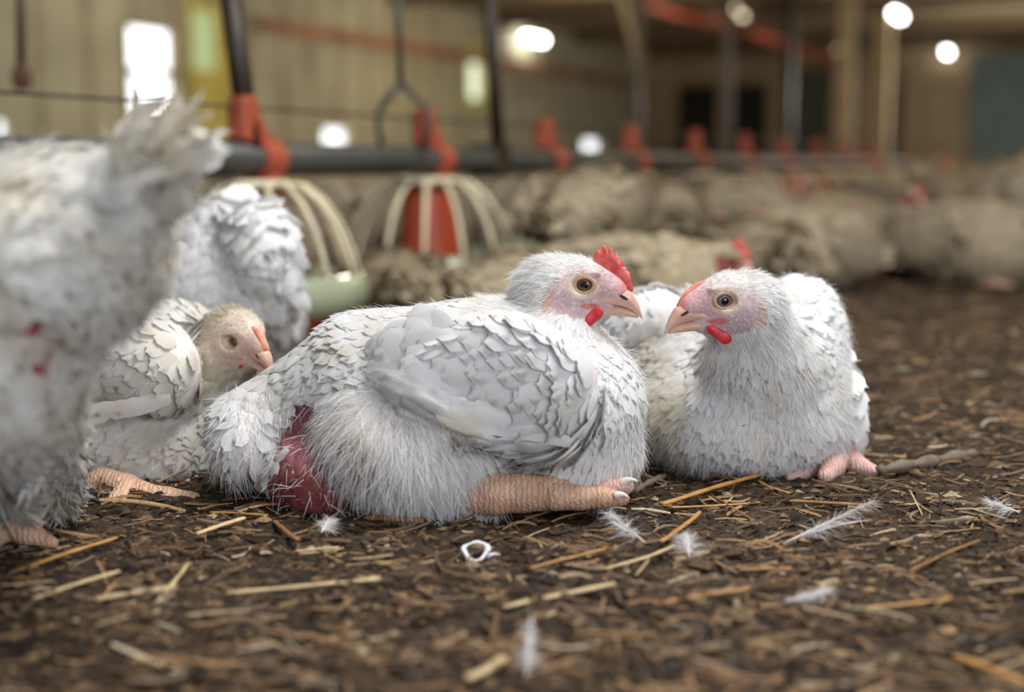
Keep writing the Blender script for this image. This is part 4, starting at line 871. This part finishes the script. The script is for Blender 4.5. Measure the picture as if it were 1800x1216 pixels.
# ---------------------------------------------------------------- blurred hen standing nearest the camera at the left edge, rump towards the middle
def front_hen():
    O = np.array([*W(0, 900, .90)[:2], 0]); root = thing('hen', O, 'blurred ruffled hen standing nearest the camera at the left edge, tail raised', 'hen')
    Yb = .77
    body = [E2(85, 450, Yb, 210, 180, .075, 25, .03), E2(-80, 540, Yb, 200, 235, .085, 0, .03), C2((170, 390, Yb - .02), (275, 275, Yb - .05), 100, 42, .02), E2(10, 660, Yb, 118, 150, .055, 0, .03), E2(-10, 470, .715, 60, 110, .03, 0, .008), E2(-20, 650, .72, 66, 120, .03, 0, .01),
            C2((10, 690, .80), (18, 880, .92), 85, 26, .02), C2((60, 700, .83), (84, 890, 1.0), 70, 30, .02), cap(W(-230, 400, Yb + .02), W(-330, 240, Yb + .04), .055, .03, .03)]
    hd = Head(W(-345, 215, Yb + .04), (-1, .2, -.05), (0, 0, 1), 1.0)
    V, F = solid(body + hd.prims(), .004, None); VN = vnormals(V, F); me = np_mesh('body', V - O, [F])
    pinkc = [(48, 600, 34, 125), (30, 520, 36, 62), (75, 560, 20, 90)]; attr(me, 'skin', skin_paint(V, hd, [(pinkc, lin(178, 84, 104), lambda q: (q[:, 1] < Yb) * 1.)])); ob('body', me, M_SKIN, root)
    P = Plume(); p, n = sample(V, F, VN, 90000); px, py = proj(p); no = inell(px, py, pinkc[:1] + pinkc[1:2]); low = p[:, 2] < .008; h = hd.h(p); no |= hd.facemask(p)
    def take(mask, sp):
        i = np.nonzero(mask)[0]; return i[thin(p[i], sp)]
    up = py < 420; i = take(~no & ~low & up, .012); P.blades(p[i], n[i], vary(const((.8, -.1, .25), len(i)), .35), RNG.uniform(.026, .036, len(i)), .022, .14, 7, fray=.25, stain=.06)
    i = take(~no & ~low & ~up, .0115); P.blades(p[i], n[i], vary(const((.4, 0, -.7), len(i)), .35), RNG.uniform(.024, .034, len(i)), .022, .12, 8, fray=.25, stain=.0)
    i = take(~no & ~low, .0034); P.strands(p[i], n[i], vary(const((.5, 0, -.4), len(i)), .5), .016, .0006, .4, .5, stain=.0)
    P.build('plumage', M_FEATHER_CREAM, root, O)
    Q = Plume()
    for k in range(34):                                                      # ragged tail quills
        b = W(RNG.uniform(180, 300), RNG.uniform(235, 330), Yb - .05 + RNG.normal() * .015); a = RNG.uniform(.0, 1.3)
        Q.blades(b[None], unit(np.array([[-.4, -1., .3]]) + RNG.normal(size=(1, 3)) * .5), np.array([[math.cos(a), RNG.normal() * .3, math.sin(a)]]), RNG.uniform(.022, .038), RNG.uniform(.006, .011), .1, 5, nl=9, fray=.35, pointed=.5, stain=.22)
    for b, t, l in ((W(238, 240, .71), (.0, 0, 1), .026), (W(246, 245, .71), (.25, 0, 1), .022), (W(262, 255, .71), (.7, 0, .6), .034), (W(275, 240, .71), (.8, 0, .5), .030), (W(285, 225, .71), (.92, 0, .35), .028)):
        Q.blades(b[None], np.array([[0, -1., 0]]), np.array([t]), l, .0055, .02, 2, nl=9, fray=.4, pointed=.7, stain=.35)
    Q.build('tail', M_FEATHER_CREAM, root, O)
    Q = Plume()                                                              # long quill hanging beside the leg
    for k in range(3): Q.blades(W(108 - 10 * k, 762 + 8 * k, .84)[None], np.array([[0, -1., 0]]), np.array([[-.48, 0.06, -.85]]), .048, .008, .03, 1, nl=9, fray=.2, pointed=.5)
    Q.build('wing_tip', M_FEATHER, root, O)
    hd.parts(root, O, M_IRIS, 'low', .8, detail=False)
    leg = limb('leg', [W(16, 868, .925), W(14, 905, .928), W(18, 925, .93)], [.012, .0115, .011], M_SHANK, root, O)
    limb('toe', [W(18, 925, .93), W(52, 938, .925), W(90, 955, .92)], [.0105, .0085, .005], M_SHANK, leg, O)
    limb('toe', [W(14, 925, .93), W(-20, 948, .91), W(-60, 962, .905)], [.0105, .0085, .005], M_SHANK, leg, O)
    limb('leg', [W(84, 880, 1.0), W(84, 895, 1.0), W(86, 902, 1.0)], [.012, .011, .010], M_SHANK, root, O)
front_hen()

# ---------------------------------------------------------------- hen standing at the first feeder, seen from behind
def feeding_hen():
    Yb = 1.5; O = np.array([*W(430, 700, Yb)[:2], 0]); root = thing('hen', O, 'ruffled white hen standing at the nearest feeder with her rump to the camera', 'hen')
    body = [E2(408, 492, Yb, 108, 148, .10, 0, .03), E2(360, 535, Yb - .05, 70, 120, .05, 10, .015), E2(450, 435, Yb - .06, 60, 80, .05, 0, .012), E2(466, 492, Yb - .05, 46, 70, .045, 0, .012), C2((484, 550, Yb - .02), (474, 640, Yb), 42, 26, .02), C2((360, 570, Yb), (370, 650, Yb), 50, 26, .02),
            cap(W(410, 430, Yb + .10), W(425, 500, Yb + .22), .055, .032, .03)]
    hd = Head(W(425, 520, Yb + .245), (.1, .7, -.7), (0, .6, .7), 1.0)
    V, F = solid(body + hd.prims(), .0045); VN = vnormals(V, F); me = np_mesh('body', V - O, [F]); attr(me, 'skin', skin_paint(V, hd)); ob('body', me, M_SKIN, root)
    P = Plume(); p, n = sample(V, F, VN, 50000); px, py = proj(p); low = p[:, 2] < .02; fm = hd.facemask(p)
    def take(mask, sp):
        i = np.nonzero(mask)[0]; return i[thin(p[i], sp)]
    ruff = (px > 410) & (py < 560); i = take(ruff & ~low & ~fm, .0135); P.blades(p[i], n[i], vary(const((.45, -.2, -.7), len(i)), .3), RNG.uniform(.030, .042, len(i)), .028, .30, 11, fray=.12, stain=.0)
    i = take(~ruff & ~low & ~fm, .011); P.blades(p[i], n[i], vary(const((.1, -.3, -.8), len(i)), .2), .026, .020, .08, 8, fray=.2)
    i = take(~low & ~fm, .0045); P.strands(p[i], n[i], vary(const((.2, -.2, -.7), len(i)), .4), .016, .0008, .4, .4)
    P.build('plumage', M_FEATHER, root, O)
    Q = Plume()
    for k in range(34):
        a = RNG.uniform(0, 1); b = W(375 + 112 * a + RNG.normal() * 8, 368 + 105 * a * a + RNG.normal() * 16, Yb - .08); Q.blades(b[None], unit(np.array([[.25, -1., .5]]) + RNG.normal(size=(1, 3)) * .3), np.array([[.7, -.15, .25 - a]]) + RNG.normal(size=(1, 3)) * .2, RNG.uniform(.035, .048), RNG.uniform(.02, .028), .2, 14, nl=9, fray=.15, stain=.03)
    Q.build('tail', M_FEATHER, root, O); hd.parts(root, O, M_IRIS, 'low', .8, detail=False)
    for px_ in (372, 480):
        a = W(px_, 640, Yb); leg = limb('leg', [a, np.array([a[0], a[1], .02]), np.array([a[0], a[1] + .012, .012])], [.012, .0105, .011], M_SHANK, root, O, .0025)
        for d in ((.0, .05), (.03, .04), (-.03, .04)): limb('toe', [np.array([a[0], a[1] + .012, .011]), np.array([a[0] + d[0], a[1] + d[1], .007])], [.009, .006], M_SHANK, leg, O, .0025)
feeding_hen()

# ================================================================== THE FLOCK BEHIND
def flock_proto(kind):
    root = thing('hen', (0, 0, 0), 'x', 'hen'); st = kind not in ('sitting', 'resting')
    A = lambda *v: np.array(v, float)
    if not st:
        pr = [ell(A(-.01, 0, .080), A(.145, .095, .085), k=.03), ell(A(.075, 0, .078), A(.075, .078, .075), k=.03), cap(A(-.12, 0, .10), A(-.19, 0, .125), .045, .016, .03), cap(A(.10, 0, .11), A(.128, 0, .178) if kind == 'sitting' else A(.14, 0, .128), .046, .027, .03)]
        hd = Head(A(.142, 0, .190) if kind == 'sitting' else A(.158, .0, .135), (1, 0, -.12), (0, 0, 1), 1.0); wz, wx = .085, -.02
    else:
        pr = [ell(A(-.01, 0, .175), A(.135, .085, .082), ry=12, k=.03), ell(A(.07, 0, .17), A(.075, .075, .078), k=.03), cap(A(-.11, 0, .165), A(-.18, 0, .19), .05, .015, .03),
              cap(A(.0, .05, .14), A(.02, .052, .085), .048, .02, .02), cap(A(.0, -.05, .14), A(.02, -.052, .085), .048, .02, .02)]
        wz, wx = .18, -.02
        if kind == 'standing': pr.append(cap(A(.095, 0, .20), A(.135, 0, .265), .046, .027, .03)); hd = Head(A(.150, 0, .280), (1, 0, -.08), (0, 0, 1), 1.0)
        else: pr.append(cap(A(.11, 0, .165), A(.20, 0, .12), .048, .028, .03)); hd = Head(A(.222, 0, .100), (.75, 0, -.66), (.66, 0, .75), 1.0)
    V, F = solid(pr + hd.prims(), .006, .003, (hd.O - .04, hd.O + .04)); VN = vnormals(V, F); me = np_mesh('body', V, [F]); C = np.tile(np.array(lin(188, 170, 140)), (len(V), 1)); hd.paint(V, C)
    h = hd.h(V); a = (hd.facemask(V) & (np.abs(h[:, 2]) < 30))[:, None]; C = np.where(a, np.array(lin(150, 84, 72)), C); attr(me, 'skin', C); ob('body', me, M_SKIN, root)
    P = Plume(); p, n = sample(V, F, VN, 30000); h = hd.h(p); fm = hd.facemask(p) | ((h[:, 0] > 16) & (np.abs(h[:, 1]) < 30) & (np.abs(h[:, 2]) < 20)); low = p[:, 2] < (.012 if not st else .03); k = ~fm & ~low; p, n, h = p[k], n[k], h[k]
    nk = (np.abs(h[:, 0] + 10) < 50) & (np.abs(h[:, 1] + 5) < 45); i = np.nonzero(~nk)[0]; i = i[thin(p[i], .015)]; P.blades(p[i], n[i], vary(const((-.85, 0, -.5), len(i)), .2), .034, .023, .2, 5, nl=5, nw=3, fray=.15)
    i = np.nonzero(nk)[0]; i = i[thin(p[i], .008)]; P.blades(p[i], n[i], vary(const((-.4, 0, -.9), len(i)), .2), .015, .01, .18, 8, nl=4, nw=3)
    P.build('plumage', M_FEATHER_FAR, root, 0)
    for q in (-1, 1):
        WV, WF = solid([ell(A(wx, q * .082, wz + .01), A(.10, .020, .055), ry=12, k=.02)], .006, floor=None); WN = vnormals(WV, WF); Q = Plume(); s_, m_ = sample(WV, WF, WN, 4000); j = thin(s_, .017)
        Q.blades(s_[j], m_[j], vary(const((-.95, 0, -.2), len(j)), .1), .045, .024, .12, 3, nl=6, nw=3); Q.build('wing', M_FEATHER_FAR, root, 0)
    mb_tail = Plume(); b = np.array([[-.15 if not st else -.14, 0, .115 if not st else .18]])
    for k in range(9): mb_tail.blades(b + [[0, (k - 4) * .006, 0]], np.array([[-.3, (k - 4) * .12, 1.]]), np.array([[-1, (k - 4) * .06, .25]]), .075, .02, .05, 2, nl=6, nw=3)
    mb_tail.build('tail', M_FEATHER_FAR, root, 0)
    hd.parts(root, np.zeros(3), M_IRIS, 'tall', 1.0, detail=False)
    if st:
        for q in (-1, 1):
            leg = limb('leg', [A(.02, q * .052, .09), A(.0, q * .052, .02), A(.005, q * .052, .012)], [.012, .010, .011], M_SHANK, root, 0, .004)
            for d in ((.05, 0), (.035, .035), (.035, -.035), (-.025, 0)): limb('toe', [A(.005, q * .052, .011), A(.005 + d[0], q * .052 + d[1], .007)], [.009, .0055], M_SHANK, leg, 0, .003)
    else:
        for q in (-1, 1): limb('toe', [A(.07, q * .05, .011), A(.14, q * .055, .008)], [.011, .006], M_SHANK, root, 0, .004)
    return root
PROTO = {k: flock_proto(k) for k in ('sitting', 'resting', 'standing', 'feeding')}; USED = set()
def flock(kind, px, Y, facing, label, sc=1.0, group='hens in the flock behind'):
    r = PROTO[kind] if kind not in USED else copy_tree(PROTO[kind]); USED.add(kind)
    p = W(px, 290, Y); r.location = (p[0], p[1], 0); r.rotation_euler = (0, 0, math.radians(facing)); r.scale = (sc,) * 3; r['label'] = label; r['group'] = group; return r
FL = [('feeding', 1045, 2.45, 62, 'big blurred hen standing bent behind the comb of the middle hen, side in shade', 1.0),
      ('resting', 905, 1.98, 60, 'blurred hen lying just behind the neck of the middle hen, facing right', .82),
      ('resting', 1108, 2.05, -22, 'pale blurred hen with red face just behind the head of the hen on the right', .95),
      ('resting', 1428, 2.86, 222, 'blurred hen lying right of the pale red-faced hen, head towards the left', 1.05),
      ('resting', 1702, 3.02, -52, 'blurred hen lying rightmost of the front flock row, red face to the right', 1.1),
      ('sitting', 1545, 3.34, -70, 'blurred hen half hidden behind the two lying hens of the right flock', 1.0),
      ('standing', 1655, 4.0, 110, 'dark shaded hen standing behind the rightmost lying hen', .92),
      ('standing', 1738, 4.1, 20, 'yellowish hen standing with raised neck above the rightmost lying hen', 1.0),
      ('feeding', 1812, 3.3, 160, 'hen cut off by the right edge of the photo, facing left', 1.0),
      ('feeding', 1545, 4.4, -60, 'small bright yellow-lit hen between the standing hens at the right', .9),
      ('sitting', 1470, 3.85, 225, 'hen left of the small bright yellow-lit hen, in the second row', 1.1),
      ('resting', 1385, 3.38, 10, 'hen lying above the lying hen that faces left', 1.05),
      ('feeding', 1285, 3.1, 150, 'hen feeding under the far part of the feed pipe, right of the fourth feeder', .9),
      ('feeding', 1168, 2.85, 95, 'hen bent to the fourth feeder, right of the big blurred hen', .9),
      ('resting', 1322, 2.55, 100, 'hen lying with her back to the camera, behind the pale red-faced hen', 1.0),
      ('feeding', 590, 2.78, 0, 'tan hen standing behind the pipe between the two nearest feeders', .9),
      ('feeding', 665, 3.25, 190, 'hen feeding behind the second feeder, to its left', .9),
      ('feeding', 875, 3.4, 200, 'hen feeding behind the second feeder, to its right', .9),
      ('resting', 690, 2.16, 95, 'pale lavender-grey hen lying right of the nearest pan, mostly hidden', .78),
      ('feeding', 405, 3.25, 40, 'hen behind the grill of the nearest feeder', .9),
      ('feeding', 960, 3.85, 230, 'hen behind the third feeder', .9)]
TAKEN = [tuple((P0 + DL * SP * k)[:2]) for k in range(10)]
for k, px, Y, fa, lab, sc in FL: r_ = flock(k, px, Y, fa, lab, sc); TAKEN.append((r_.location.x, r_.location.y))
cnt_ = 0
for j in range(900):
    px = RNG.uniform(1030, 1840); Y = 4.3 + 4.2 * RNG.random(); q = W(px, 290, Y)
    if cnt_ >= 30: break
    if min((q[0] - a_) ** 2 + (q[1] - b_) ** 2 for a_, b_ in TAKEN) < .40 ** 2: continue
    TAKEN.append((q[0], q[1])); kd = 'standing' if px > 1430 and cnt_ % 3 == 0 else ('resting', 'feeding', 'feeding')[cnt_ % 3]; cnt_ += 1
    flock(kd, px, Y, RNG.uniform(0, 360), 'tiny blurred hen in the farthest rows of the flock', .95, 'farthest hens of the flock')

# ================================================================== LITTER ON THE FLOOR
def rand_floor(n, y0, y1, power=1.0):
    y = y0 + (y1 - y0) * RNG.random(n) ** power; x = (RNG.random(n) * 2 - 1) * (y * .40 + .12); return x, y
PAL = np.array([lin(150, 108, 58), lin(172, 130, 76), lin(118, 86, 52), lin(84, 62, 44), lin(190, 160, 112), lin(60, 46, 34), lin(138, 112, 84), lin(200, 180, 145)])
PAL = (PAL * .76 + PAL.mean(1, keepdims=True) * .24) * .86
PW = np.array([.18, .15, .18, .17, .07, .14, .09, .02])
def straw_bed(n):
    x, y = rand_floor(n, .45, 3.4, 1.45); L = .006 + .034 * RNG.random(n) ** 2.2; L[: n // 25] *= 1.7; w = RNG.uniform(.0007, .0021, n) * (.6 + L / .035); a = RNG.normal(0, .75, n) + (RNG.random(n) < .3) * RNG.uniform(0, PI, n)
    pit = RNG.normal(0, .14, n); d = np.stack([np.cos(a) * np.cos(pit), np.sin(a) * np.cos(pit), np.sin(pit)], 1); b = unit(np.cross(np.array([0, 0, 1.]), d)); n_ = np.cross(d, b); roll = RNG.normal(0, .5, n)[:, None]; b, n_ = b * np.cos(roll) + n_ * np.sin(roll), n_ * np.cos(roll) - b * np.sin(roll)
    c = np.stack([x, y, floor_h(x, y) + np.abs(np.sin(pit)) * L * .3 + .0006 + RNG.random(n) ** 3 * .005], 1); bend = RNG.normal(0, .12, n)[:, None] * L[:, None]
    rows = []
    for q in np.linspace(-.5, .5, 5):
        m_ = c + d * (q * L)[:, None] + b * bend * (1 - 4 * q * q) - np.array([0, 0, 1.]) * bend * .15 * 4 * q * q; tp = w * (1 - .25 * (abs(q) > .4))
        for s_, hh in ((-1, -.25), (0, .35), (1, -.25)): rows.append(m_ + b * (s_ * tp / 2)[:, None] + n_ * (hh * tp)[:, None])
    P = np.stack(rows, 1); I = np.arange(15).reshape(5, 3); F = np.stack([I[:-1, :-1], I[:-1, 1:], I[1:, 1:], I[1:, :-1]], -1).reshape(-1, 4)
    FF = (F[None] + (np.arange(n) * 15)[:, None, None]).reshape(-1, 4); col = PAL[RNG.choice(len(PAL), n, p=PW)] * RNG.uniform(.7, 1.25, (n, 1))
    me = np_mesh('straw_bedding', P.reshape(-1, 3), [FF]); attr(me, 'tone', np.repeat(col, 15, 0)); o = ob('straw_bedding', me, vcol_mat('straw', nscale=500, rough=.6)); tag(o, 'scattered short straws of the trodden bedding on the barn floor', 'straw', kind='stuff')
straw_bed(15000)
def crumbs(n):
    x, y = rand_floor(n, .45, 2.6, 1.35); s_ = .0008 + .0032 * RNG.random(n) ** 2.5; s_[: n // 22] *= 2.6; base = np.array([(1, 0, 0), (0, 1, 0), (-1, 0, 0), (0, -1, 0), (0, 0, .6), (0, 0, -.6)], float)
    P = base[None] * s_[:, None, None] * RNG.uniform(.5, 1.6, (n, 6, 1)); a = RNG.uniform(0, 2 * PI, n); ca, sa = np.cos(a)[:, None], np.sin(a)[:, None]; st = RNG.uniform(1, 2.4, n)[:, None]
    P = np.stack([P[..., 0] * ca * st - P[..., 1] * sa, P[..., 0] * sa * st + P[..., 1] * ca, P[..., 2] * .8], -1) + np.stack([x, y, floor_h(x, y) + .0005], 1)[:, None]
    T = np.array([(0, 1, 4), (1, 2, 4), (2, 3, 4), (3, 0, 4), (1, 0, 5), (2, 1, 5), (3, 2, 5), (0, 3, 5)]); FF = (T[None] + (np.arange(n) * 6)[:, None, None]).reshape(-1, 3)
    pal = np.array([lin(70, 54, 40), lin(104, 82, 60), lin(44, 34, 26), lin(150, 122, 88), lin(188, 170, 140), lin(120, 96, 66)]); col = pal[RNG.choice(6, n, p=[.28, .26, .2, .14, .03, .09])] * .75 * RNG.uniform(.7, 1.3, (n, 1))
    me = np_mesh('litter_crumbs', P.reshape(-1, 3), [FF], False); attr(me, 'tone', np.repeat(col, 6, 0)); tag(ob('litter_crumbs', me, vcol_mat('crumb')), 'brown crumbs and wood shavings strewn over the barn floor', 'litter', kind='stuff')
crumbs(42000)
M_STRAWS = [simple('golden_straw', lin(176, 128, 70), .5, .25, 90), simple('pale_straw', lin(204, 178, 134), .5, .2, 90), simple('brown_straw', lin(132, 94, 54), .6, .3, 90), simple('grey_twig', lin(112, 98, 84), .7, .35, 120)]
def straw(name, px0, py0, px1, py1, w, mi, label, cat='straw', lift=.004, knob=False):
    a = G(px0, py0); b = G(px1, py1); c = (a + b) / 2; mb = MB(); t = np.linspace(0, 1, 14)[:, None]; pts = a + (b - a) * t; side = unit(np.cross(b - a, [0, 0, 1.]))
    L = np.linalg.norm(b - a); pts = pts + side * np.sin(t * PI) * L * RNG.normal() * .03; ph = RNG.random() * 6; pts = pts + side * np.sin(t * 9 + ph) * L * .004
    hz = max(floor_h(pts[:, 0], pts[:, 1]).max() * .6, 0); pts[:, 2] = np.linspace(0, lift * RNG.random(), 14) + hz + w * .3
    r = w / 2 * (1 + .12 * np.sin(t[:, 0] * 23 + ph)); 
    if knob: r = r * (1 + .25 * np.sin(t[:, 0] * 60))
    mb.tube(pts - c, r, 9, flat=.5 if not knob else .9); o = ob(name, mb.me(name), M_STRAWS[mi]); o.location = c; return tag(o, label, cat, 'single straws on the floor')
ST_ = [(1162, 897, 1345, 846, .0058, 0, 'thick golden straw slanting in front of the right hen'), (1172, 894, 1335, 886, .003, 0, 'thin straw beside the thick golden straw in front of the right hen'),
       (1244, 868, 1325, 924, .002, 2, 'dark thin straw crossing below the thick golden straw'), (1378, 884, 1520, 895, .005, 2, 'brown flat straw lying below the foot of the right hen'),
       (1332, 852, 1388, 876, .003, 0, 'short golden straw just below the breast of the right hen'), (168, 1064, 310, 1046, .0048, 1, 'pale broken straw in the left foreground'),
       (398, 1046, 668, 1031, .0042, 1, 'long pale straw below the red patch of the middle hen'), (884, 1078, 1080, 1044, .0046, 1, 'long pale straw in the centre foreground'),
       (1150, 1077, 1312, 1056, .004, 0, 'golden straw in the foreground below the two fallen feathers'), (1522, 1076, 1672, 1068, .004, 0, 'golden straw in the right foreground'),
       (520, 970, 596, 965, .0026, 1, 'short whitish straw left of the curled white feather'), (345, 945, 430, 925, .005, 1, 'pale split straw below the left hen'),
       (484, 920, 525, 962, .0042, 2, 'brown straw pointing down from the red patch of the middle hen'), (20, 1012, 205, 952, .0042, 0, 'golden straw slanting in front of the leftmost foot'),
       (370, 905, 470, 918, .003, 0, 'thin golden straw under the tail of the middle hen'), (930, 1005, 1065, 980, .003, 0, 'beaded golden straw below the toes of the middle hen'),
       (1065, 1004, 1185, 973, .003, 1, 'pale straw below the downy fallen feather'), (250, 1098, 330, 1010, .0026, 1, 'pale straw standing up in the left foreground'),
       (642, 918, 745, 925, .008, 2, 'brown bark chip at the thigh of the middle hen'), (1010, 955, 1085, 975, .0028, 2, 'dark straw left of the downy fallen feather'),
       (1160, 955, 1230, 908, .004, 0, 'golden straw rising right of the downy fallen feather'), (1680, 1160, 1800, 1216, .006, 0, 'blurred golden straw in the lower right corner'),
       (60, 1060, 210, 1018, .004, 1, 'pale straw at the left edge of the foreground'), (1150, 1125, 1040, 1140, .004, 2, 'brown straw in the near centre foreground'), (820, 1205, 885, 1178, .006, 1, 'thick pale straw stub at the bottom edge'),
       (1390, 1000, 1300, 1010, .003, 0, 'golden straw below the long fallen feather'), (1600, 1010, 1720, 960, .003, 2, 'thin brown straw at the right edge of the floor')]
for a in ST_: straw('straw', *a)
straw('twig', 1546, 838, 1712, 808, .0105, 3, 'rough grey twig lying right of the foot of the right hen', 'twig', knob=True)
straw('twig', 1115, 868, 1168, 840, .0055, 3, 'short dark twig at the claws of the middle hen', 'twig', knob=True)
def feather(px, py, L, w, az, up, label, curl=6, n=90):
    c = G(px, py); c[2] = .006; P = Plume(); d = np.array([math.cos(az), math.sin(az) * .9, up]); t = np.linspace(0, 1, n); side = unit(np.cross(d, [0, 0, 1.]))
    for q in (-1, 1):
        b = c + d * (t[:, None] * L); nn = const((0, 0, 1), n); dir_ = d * 1.0 + side * q * 1.1 + np.array([0, 0, .35]); P.strands(b, nn, vary(np.tile(dir_, (n, 1)), .25), w * .8 * (1 - .6 * t) + .0015, .00035, .3, .5, .4)
    P.blades(c[None], np.array([[0, 0, 1.]]), d[None] * np.array([1, 1, 0]), L, w * .28, max(.05, up), curl, nl=9, fray=.4, pointed=.4)
    mb = MB(); tt = np.linspace(-.25, 1, 8)[:, None]; mb.tube(c + d * tt * L - c, np.linspace(.0008, .0002, 8), 6)
    o = P.build('feather', M_FLUFF, None, c); o.location = c; q_ = ob('quill', mb.me('quill'), M_CLAW, o); tag(o, label, 'feather', 'fallen feathers on the floor')
feather(1120, 957, .028, .016, 2.3, .45, 'downy white fallen feather below the toes of the middle hen')
feather(1408, 955, .058, .015, .35, .35, 'long white fallen feather pointing up right, below the right hen')
feather(1210, 985, .014, .014, 1.6, .7, 'small forked fallen feather right of the downy one')
feather(1085, 905, .030, .015, 3.6, .25, 'brownish fallen feather touching the toes of the middle hen')
feather(926, 1195, .022, .009, 1.5, .8, 'blurred white feather standing up at the bottom edge')
feather(568, 945, .012, .012, 1.3, .5, 'tiny white feather below the tail of the middle hen')
feather(1780, 910, .020, .014, 2.6, .3, 'white feather lying at the right edge of the floor')
feather(1395, 1070, .026, .010, .4, .15, 'flat white feather in the right foreground')
def droplet(px, py, r, label):
    c = G(px, py); c[2] = floor_h(c[0], c[1]) + .002; mb = MB(); a = np.linspace(0, 2 * PI, 25)[:-1]; ring = np.stack([np.cos(a) * r * (1.25 + .2 * np.sin(a * 3)), np.sin(a) * r * (1.0 + .15 * np.sin(a * 2)), np.sin(a) * r * .75 + r * .55], 1); rr = r * (.24 + .09 * np.sin(a * 2 + 1) + .05 * np.sin(a * 5))
    mb.tube(np.concatenate([ring, ring[:1]]), np.append(rr, rr[0]), 8, cap=False); mb.tube([(r * 1.2, 0, 0), (r * 2.0, .002, .001), (r * 2.7, .004, .0)], [r * .3, r * .16, r * .05], 8)
    o = ob('dropping', mb.me('dropping'), simple('white_dropping', lin(232, 232, 238), .5, .06, 200)); o.location = c; tag(o, label, 'dropping')
droplet(836, 970, .0062, 'white ring-shaped dropping on the floor below the thigh of the middle hen')
